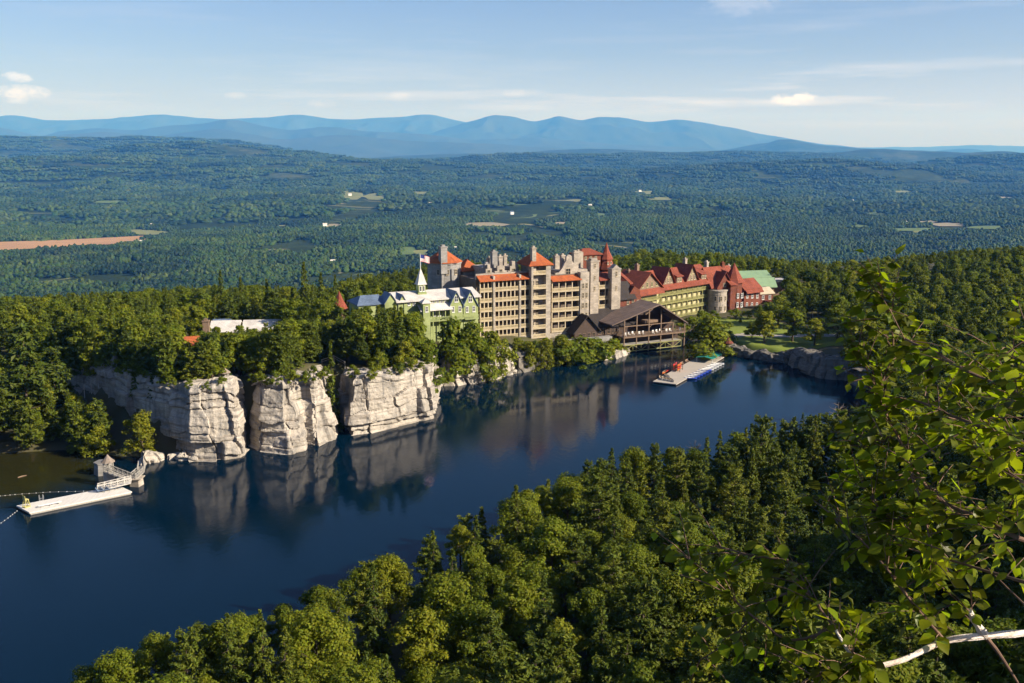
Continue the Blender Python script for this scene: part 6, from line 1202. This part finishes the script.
# ---- lawn and path beside the lake
def ground_sheet(name, poly_px, zr, m, lift, label=None):
    poly = [P(x, y, zr)[:2] for x, y in poly_px]; for_ = np.array(poly)
    for _ in range(4): poly = [P(x, y, float(tz(p[0], p[1])))[:2] for (x, y), p in zip(poly_px, poly)]; 
    A = np.array(poly); gx = np.arange(A[:, 0].min() - 1, A[:, 0].max() + 1, .8); gy = np.arange(A[:, 1].min() - 1, A[:, 1].max() + 1, .8); GX, GY = np.meshgrid(gx, gy); q = gridquads(len(gx), len(gy)); ins = inpoly(GX, GY, A).ravel(); q = q[ins[q].sum(1) >= 3]
    us, inv = np.unique(q, return_inverse=True); o = obj(name, np_mesh(name, np.column_stack([GX.ravel()[us], GY.ravel()[us], tz(GX.ravel()[us], GY.ravel()[us]) + lift]), inv.reshape(-1, 4), [m], smooth=True)); tag(o, kind='structure')
lawn_m = mat('mown_lawn', (0.175, 0.215, 0.030), (0.145, 0.185, 0.026), .4, bump=.4, bscale=5)
ground_sheet('lawn', [(722, 349), (716, 336), (696, 326), (704, 319), (742, 317), (770, 320), (800, 328), (845, 331), (850, 346), (800, 350), (760, 351)], 2.8, lawn_m, .12)
ground_sheet('path', [(716, 345), (724, 336), (742, 333.6), (800, 334.6), (850, 334), (850, 337), (800, 337.8), (744, 336.6), (730, 339.5), (722, 348)], 2.8, mat('gravel_path', (.36, .32, .27), (.28, .25, .21), 1.5), .2)
# ---- far houses in the valley
house_c = {}
def vhouse(px, py, w_, col, roof, label, rz=0.3, dl=1.6):
    p = P(px, py, -250)
    for _ in range(6): p = P(px, py, float(vz(p[0], p[1])) + 2)
    w_ *= .72
    t = thing('farmhouse', label, 'house', (p[0], p[1], p[2] - 3), rz); hh = w_ * .42
    wl = MB().box(-w_ * dl / 2, w_ * dl / 2, -w_ / 2, w_ / 2, -3, hh + 8).extr_x([(-w_ / 2, hh + 8), (w_ / 2, hh + 8), (0, hh + 8 + w_ * .38)], -w_ * dl / 2, w_ * dl / 2).build('wall', M[col], t)
    MB().gable(-w_ * dl / 2, w_ * dl / 2, -w_ / 2, w_ / 2, hh + 8.05, w_ * .42, .6).build('roof', M[roof], t)
for a in [(159, 227.5, 13, 'white', 'grey_roof', 'white farmhouse beside the green meadow right of the ploughed field'), (152, 226, 10, 'white', 'grey_roof', 'smaller white shed close left of the white farmhouse by the meadow'), (190, 275, 11, 'white', 'grey_roof', 'white house in the valley woods straight above the left lodge roofs'), (201, 276.5, 9, 'white', 'grey_roof', 'white cottage just right of another in the woods above the lodge'), (226, 268.5, 11, 'white', 'slate', 'white house in the valley woods behind the dark spruces'), (257, 279.5, 9, 'trim', 'slate', 'cream cottage in valley woods between the spruces and the tallest spruce'), (333, 264, 11, 'white', 'grey_roof', 'white house in the valley right of the tallest spruce'),
          (457, 251, 14, 'white', 'grey_roof', 'white house with pale roof behind the stone tower'), (187, 182, 18, 'white', 'grey_roof', 'far white house at the edge of the distant stubble field'), (325, 226.5, 15, 'white', 'grey_roof', 'white farmhouse by the stubble field in the middle of the valley'), (350, 196, 16, 'white', 'grey_roof', 'far white farmhouse among yellow-green meadows'), (339, 190, 16, 'white', 'grey_roof', 'far white barn left of the yellow-green meadows'), (626, 196, 17, 'white', 'grey_roof', 'far white barn left of the yellow meadow above the hotel spire'), (852, 202, 16, 'white', 'grey_roof', 'far white house alone in the right part of the valley'), (640, 192, 15, 'white', 'grey_roof', 'far white house on the yellow meadow above the hotel spire'), (140, 244, 12, 'white', 'grey_roof', 'white house at the right tip of the ploughed field'), (88, 189, 14, 'white', 'grey_roof', 'far white house alone high in the left part of the valley'), (430, 205, 14, 'white', 'grey_roof', 'far white house above the left stone tower, alone in the woods'), (512, 214, 13, 'white', 'slate', 'far white cottage above the middle of the stone hotel'), (590, 207, 14, 'trim', 'grey_roof', 'far cream house above the right end of the stone hotel'), (760, 211, 14, 'white', 'grey_roof', 'far white house above the green-roofed hall'), (905, 224, 12, 'white', 'grey_roof', 'white house in the valley above the right woods'), (274, 240, 11, 'white', 'slate', 'white cottage in the valley woods left of the hotel, below the stubble field')]: vhouse(*a)
# ================================================================== THE BIRCH BESIDE THE VIEWPOINT
def birch():
    rg = np.random.default_rng(5); root = np.array([3.6, 5.3, 0.0]); zg = float(tz(root[0], root[1])); base = np.array([root[0], root[1], zg])
    t = thing('birch_tree', 'birch at the right edge, white branch and large sunlit yellow-green leaves nearest the viewer', 'tree', tuple(base)); B = lambda p: tuple(np.asarray(p) - base)
    bark = mat('white_birch_bark', (0.72, 0.64, 0.56), (0.34, 0.24, 0.18), 9, rough=.7, bump=.4, stretch=(.6, .6, 2.5), lo=.45, hi=.7); twig_m = mat('brown_twig', (0.20, 0.12, 0.08), (0.12, 0.07, 0.05), 12)
    top = np.array([3.9, 5.6, 64.8]); trunk = MB(); tp = [base + np.array([0, 0, -.5]), base + np.array([.05, .05, .8]), np.array([3.68, 5.45, 61.4]), np.array([3.8, 5.5, 63.2]), top]
    trunk.tube([B(p) for p in tp], [.14, .12, .10, .07, .03], 10); trunk.build('trunk', bark, t)
    # main limbs: traced from the photograph as rows of (px, row, distance along y)
    limbs = [([(1165, 622, 5.45), (1090, 628, 5.35), (1024, 633, 5.2), (985, 636, 5.05), (945, 641, 4.9), (905, 659, 4.72), (872, 666, 4.58), (852, 656, 4.55), (836, 630, 4.6)], .026, .007, bark), ([(836, 630, 4.7), (818, 606, 4.8), (806, 590, 4.9), (788, 568, 5.0)], .0065, .003, twig_m),
             ([(985, 636, 5.05), (977, 624, 5.0), (969, 611, 4.95)], .026, .016, bark), ([(852, 655, 4.6), (842, 668, 4.55), (806, 680, 4.5), (790, 700, 4.5)], .009, .004, twig_m),
             ([(985, 636, 5.05), (1000, 655, 5.0), (1018, 683, 4.9)], .014, .006, twig_m), ([(945, 641, 4.9), (910, 600, 4.9), (880, 560, 5.0), (850, 530, 5.2), (820, 505, 5.4)], .009, .004, twig_m),
             ([(834, 627, 4.7), (790, 640, 4.8), (745, 610, 4.9), (715, 580, 5.0), (690, 560, 5.1)], .008, .003, twig_m), ([(806, 590, 4.9), (770, 600, 5.0), (730, 640, 5.0), (700, 660, 5.1)], .007, .003, twig_m), ([(788, 560, 5.0), (750, 555, 5.1), (715, 545, 5.2)], .006, .003, twig_m),
             ([(1150, 560, 5.4), (1040, 545, 4.4), (985, 520, 4.8), (940, 500, 5.1), (915, 470, 5.4), (895, 430, 5.6), (880, 395, 5.7), (893, 350, 5.8), (890, 318, 5.8)], .014, .004, twig_m), ([(1150, 480, 5.4), (1050, 460, 4.4), (1000, 435, 4.8), (950, 415, 5.2), (910, 400, 5.5), (875, 412, 5.7)], .013, .004, twig_m),
             ([(1150, 430, 5.4), (1050, 410, 4.3), (1010, 390, 4.7), (965, 370, 5.0), (935, 352, 5.3), (905, 340, 5.5)], .012, .004, twig_m), ([(1150, 400, 5.4), (1060, 375, 4.2), (1030, 365, 4.5), (1000, 352, 4.9)], .011, .004, twig_m), ([(940, 500, 5.1), (910, 520, 5.2), (880, 510, 5.3), (856, 470, 5.5)], .007, .003, twig_m),
             ([(1150, 600, 5.4), (1060, 590, 4.3), (1000, 575, 4.8), (950, 560, 5.1), (905, 548, 5.4)], .012, .004, twig_m), ([(1150, 520, 5.4), (1060, 500, 4.3), (1020, 480, 4.8), (985, 455, 5.1), (960, 440, 5.4)], .012, .004, twig_m), ([(895, 430, 5.6), (870, 450, 5.7), (850, 430, 5.9)], .006, .003, twig_m), ([(910, 470, 5.3), (922, 505, 5.0), (934, 560, 4.8)], .008, .004, twig_m),
             ([(1150, 660, 5.4), (1070, 640, 4.6), (1020, 600, 5.2), (980, 560, 5.6)], .010, .004, twig_m), ([(890, 318, 5.8), (885, 300, 5.8), (880, 285, 5.8)], .004, .002, twig_m), ([(880, 395, 5.7), (868, 372, 5.8), (858, 350, 5.9)], .005, .003, twig_m)]
    LV, LQ = [], []; nleaf = [0]
    def leaf(p, d, up, size):
        d = d / (np.linalg.norm(d) + 1e-9); s = np.cross(d, up); s /= np.linalg.norm(s) + 1e-9; n = np.cross(s, d); L_ = size; prof = ((0, 0), (.22, .27), (.45, .36), (.72, .22), (1.0, 0)); cup = rg.uniform(.08, .35); curl = rg.uniform(-.15, .30); k = nleaf[0]
        mid = [p + d * L_ * a - n * curl * L_ * a * a for a, _ in prof]; lft = [m - s * L_ * w_ + n * cup * L_ * w_ for m, (a, w_) in zip(mid, prof)]; rgt_ = [m + s * L_ * w_ + n * cup * L_ * w_ for m, (a, w_) in zip(mid, prof)]
        V = [mid[0], mid[1], mid[2], mid[3], mid[4], lft[1], lft[2], lft[3], rgt_[1], rgt_[2], rgt_[3]]; LV.extend(V)
        for q in ((0, 1, 5, 5), (1, 2, 6, 5), (2, 3, 7, 6), (3, 4, 7, 7), (0, 8, 1, 1), (1, 8, 9, 2), (2, 9, 10, 3), (3, 10, 4, 4)): LQ.append([k + i for i in q])
        nleaf[0] += 11
    def spray(p, d, length, nl, size, tw):
        q = p + d * length; m_ = (p + q) / 2 + np.array([0, 0, .04 * length]); tw.tube([B(p), B(m_), B(q)], [.0035, .0025, .0012], 4)
        for i in range(nl):
            f_ = (i + .6) / nl; c = p * (1 - f_) ** 2 + m_ * 2 * f_ * (1 - f_) + q * f_ ** 2 if False else (p + (q - p) * f_ + np.array([0, 0, .04 * length * 4 * f_ * (1 - f_)]))
            sd = np.cross(d, [0, 0, 1]); sd = sd / (np.linalg.norm(sd) + 1e-9) * (1 if i % 2 else -1)
            ld = sd * rg.uniform(.3, 1) + d * rg.uniform(.1, .9) + np.array([0, 0, rg.uniform(-.9, .15)]); up = np.array([rg.normal() * .45, rg.normal() * .45, 1.0]); leaf(c + ld * .012, ld, up, size * rg.uniform(.65, 1.25))
    mats = {}; 
    for pts, r0, r1, m in limbs:
        w_ = [D(x, y, Y) for x, y, Y in pts]; n = len(w_); mb = MB(); fine = []
        for i in range(n - 1):
            for k in range(4):
                f_ = k / 4; a, b_ = w_[i], w_[i + 1]; pa, pb = w_[max(i - 1, 0)], w_[min(i + 2, n - 1)]; fine.append(.5 * (2 * a + (b_ - pa) * f_ + (2 * pa - 5 * a + 4 * b_ - pb) * f_ ** 2 + (3 * a - pa - 3 * b_ + pb) * f_ ** 3))
        fine.append(w_[-1]); N_ = len(fine); mb.tube([B(p) for p in fine], [(r0 + (r1 - r0) * i / (N_ - 1)) * (1 + .12 * rg.uniform(-1, 1)) for i in range(N_)], 8); br = mb.build('branch', m, t); mats[id(br)] = br
        tw = MB(); L_ = sum(np.linalg.norm(fine[i + 1] - fine[i]) for i in range(N_ - 1)); thick = m is bark
        for i in range(1, N_):
            p = fine[i]; f_ = i / (N_ - 1)
            if thick and f_ < .72: continue
            px_, py_, _ = proj(*p); 
            if px_ > 1090 or (px_ > 985 and py_ > 545): continue
            tip = i > N_ - 4
            for _ in range(2 if px_ > 850 else 1 if rg.random() < .75 else 2):
                along = fine[min(i + 1, N_ - 1)] - fine[i - 1]; along /= np.linalg.norm(along) + 1e-9; d = along * rg.uniform(.2, 1.0) + rg.normal(size=3) * np.array([.6, .55, .55]); d /= np.linalg.norm(d)
                spray(p, d, rg.uniform(.12, .34), int(rg.integers(4, 8)), .078, tw)
        if tw.v: tw.build('twig', twig_m, br)
    # inner foliage towards the trunk, further back on the right
    tw = MB()
    for _ in range(160):
        px_ = rg.triangular(870, 1010, 1090); py_ = rg.uniform(352, 640); Yd = rg.uniform(4.6, 6.6)
        if (px_ < 930 and 560 < py_) or (py_ > 560 and px_ > 960) or (py_ > 500 and px_ > 1035): continue
        if py_ < 352 + (1024 - px_) * .25 + 6: continue
        p = D(px_, py_, Yd); d = rg.normal(size=3) * np.array([.8, .6, .5]) + np.array([-.5, 0, .1]); d /= np.linalg.norm(d); spray(p, d, rg.uniform(.15, .34), int(rg.integers(4, 8)), .078, tw)
    for q_ in ((4.4, 3.0, 63.4), (3.2, 3.0, 62.6), (5.0, 4.2, 63.2), (2.9, 4.0, 64.0)): mb = MB(); mb.tube([B((3.72, 5.46, 61.8)), B(((3.72 + q_[0]) / 2, (5.46 + q_[1]) / 2, (61.8 + q_[2]) / 2 + .2)), B(q_)], [.022, .014, .004], 6); mb.build('branch', twig_m, t)
    # out-of-view crown sprays, added to throw shade on the inner leaves
    for _ in range(190):
        p = np.array([rg.uniform(2.7, 5.2), rg.uniform(2.2, 5.1), rg.uniform(61.2, 64.6)]); d = rg.normal(size=3) * np.array([.8, .8, .5]); d /= np.linalg.norm(d)
        if proj(*p)[0] < 1060: continue
        spray(p, d, rg.uniform(.15, .34), int(rg.integers(4, 8)), .078, tw)
    tw.build('twig', twig_m, t)['kind'] = 'stuff'
    V = np.array(LV) - base; Q = np.array(LQ); me = bpy.data.meshes.new('birch_leaves'); me.from_pydata(V.tolist(), [], [tuple(dict.fromkeys(q)) for q in Q.tolist()]); me.materials.append(M['leaf_birch']); me.polygons.foreach_set('use_smooth', np.ones(len(me.polygons), bool)); me.update(); obj('crown', me, t); print('birch leaves', nleaf[0] // 11)
birch()
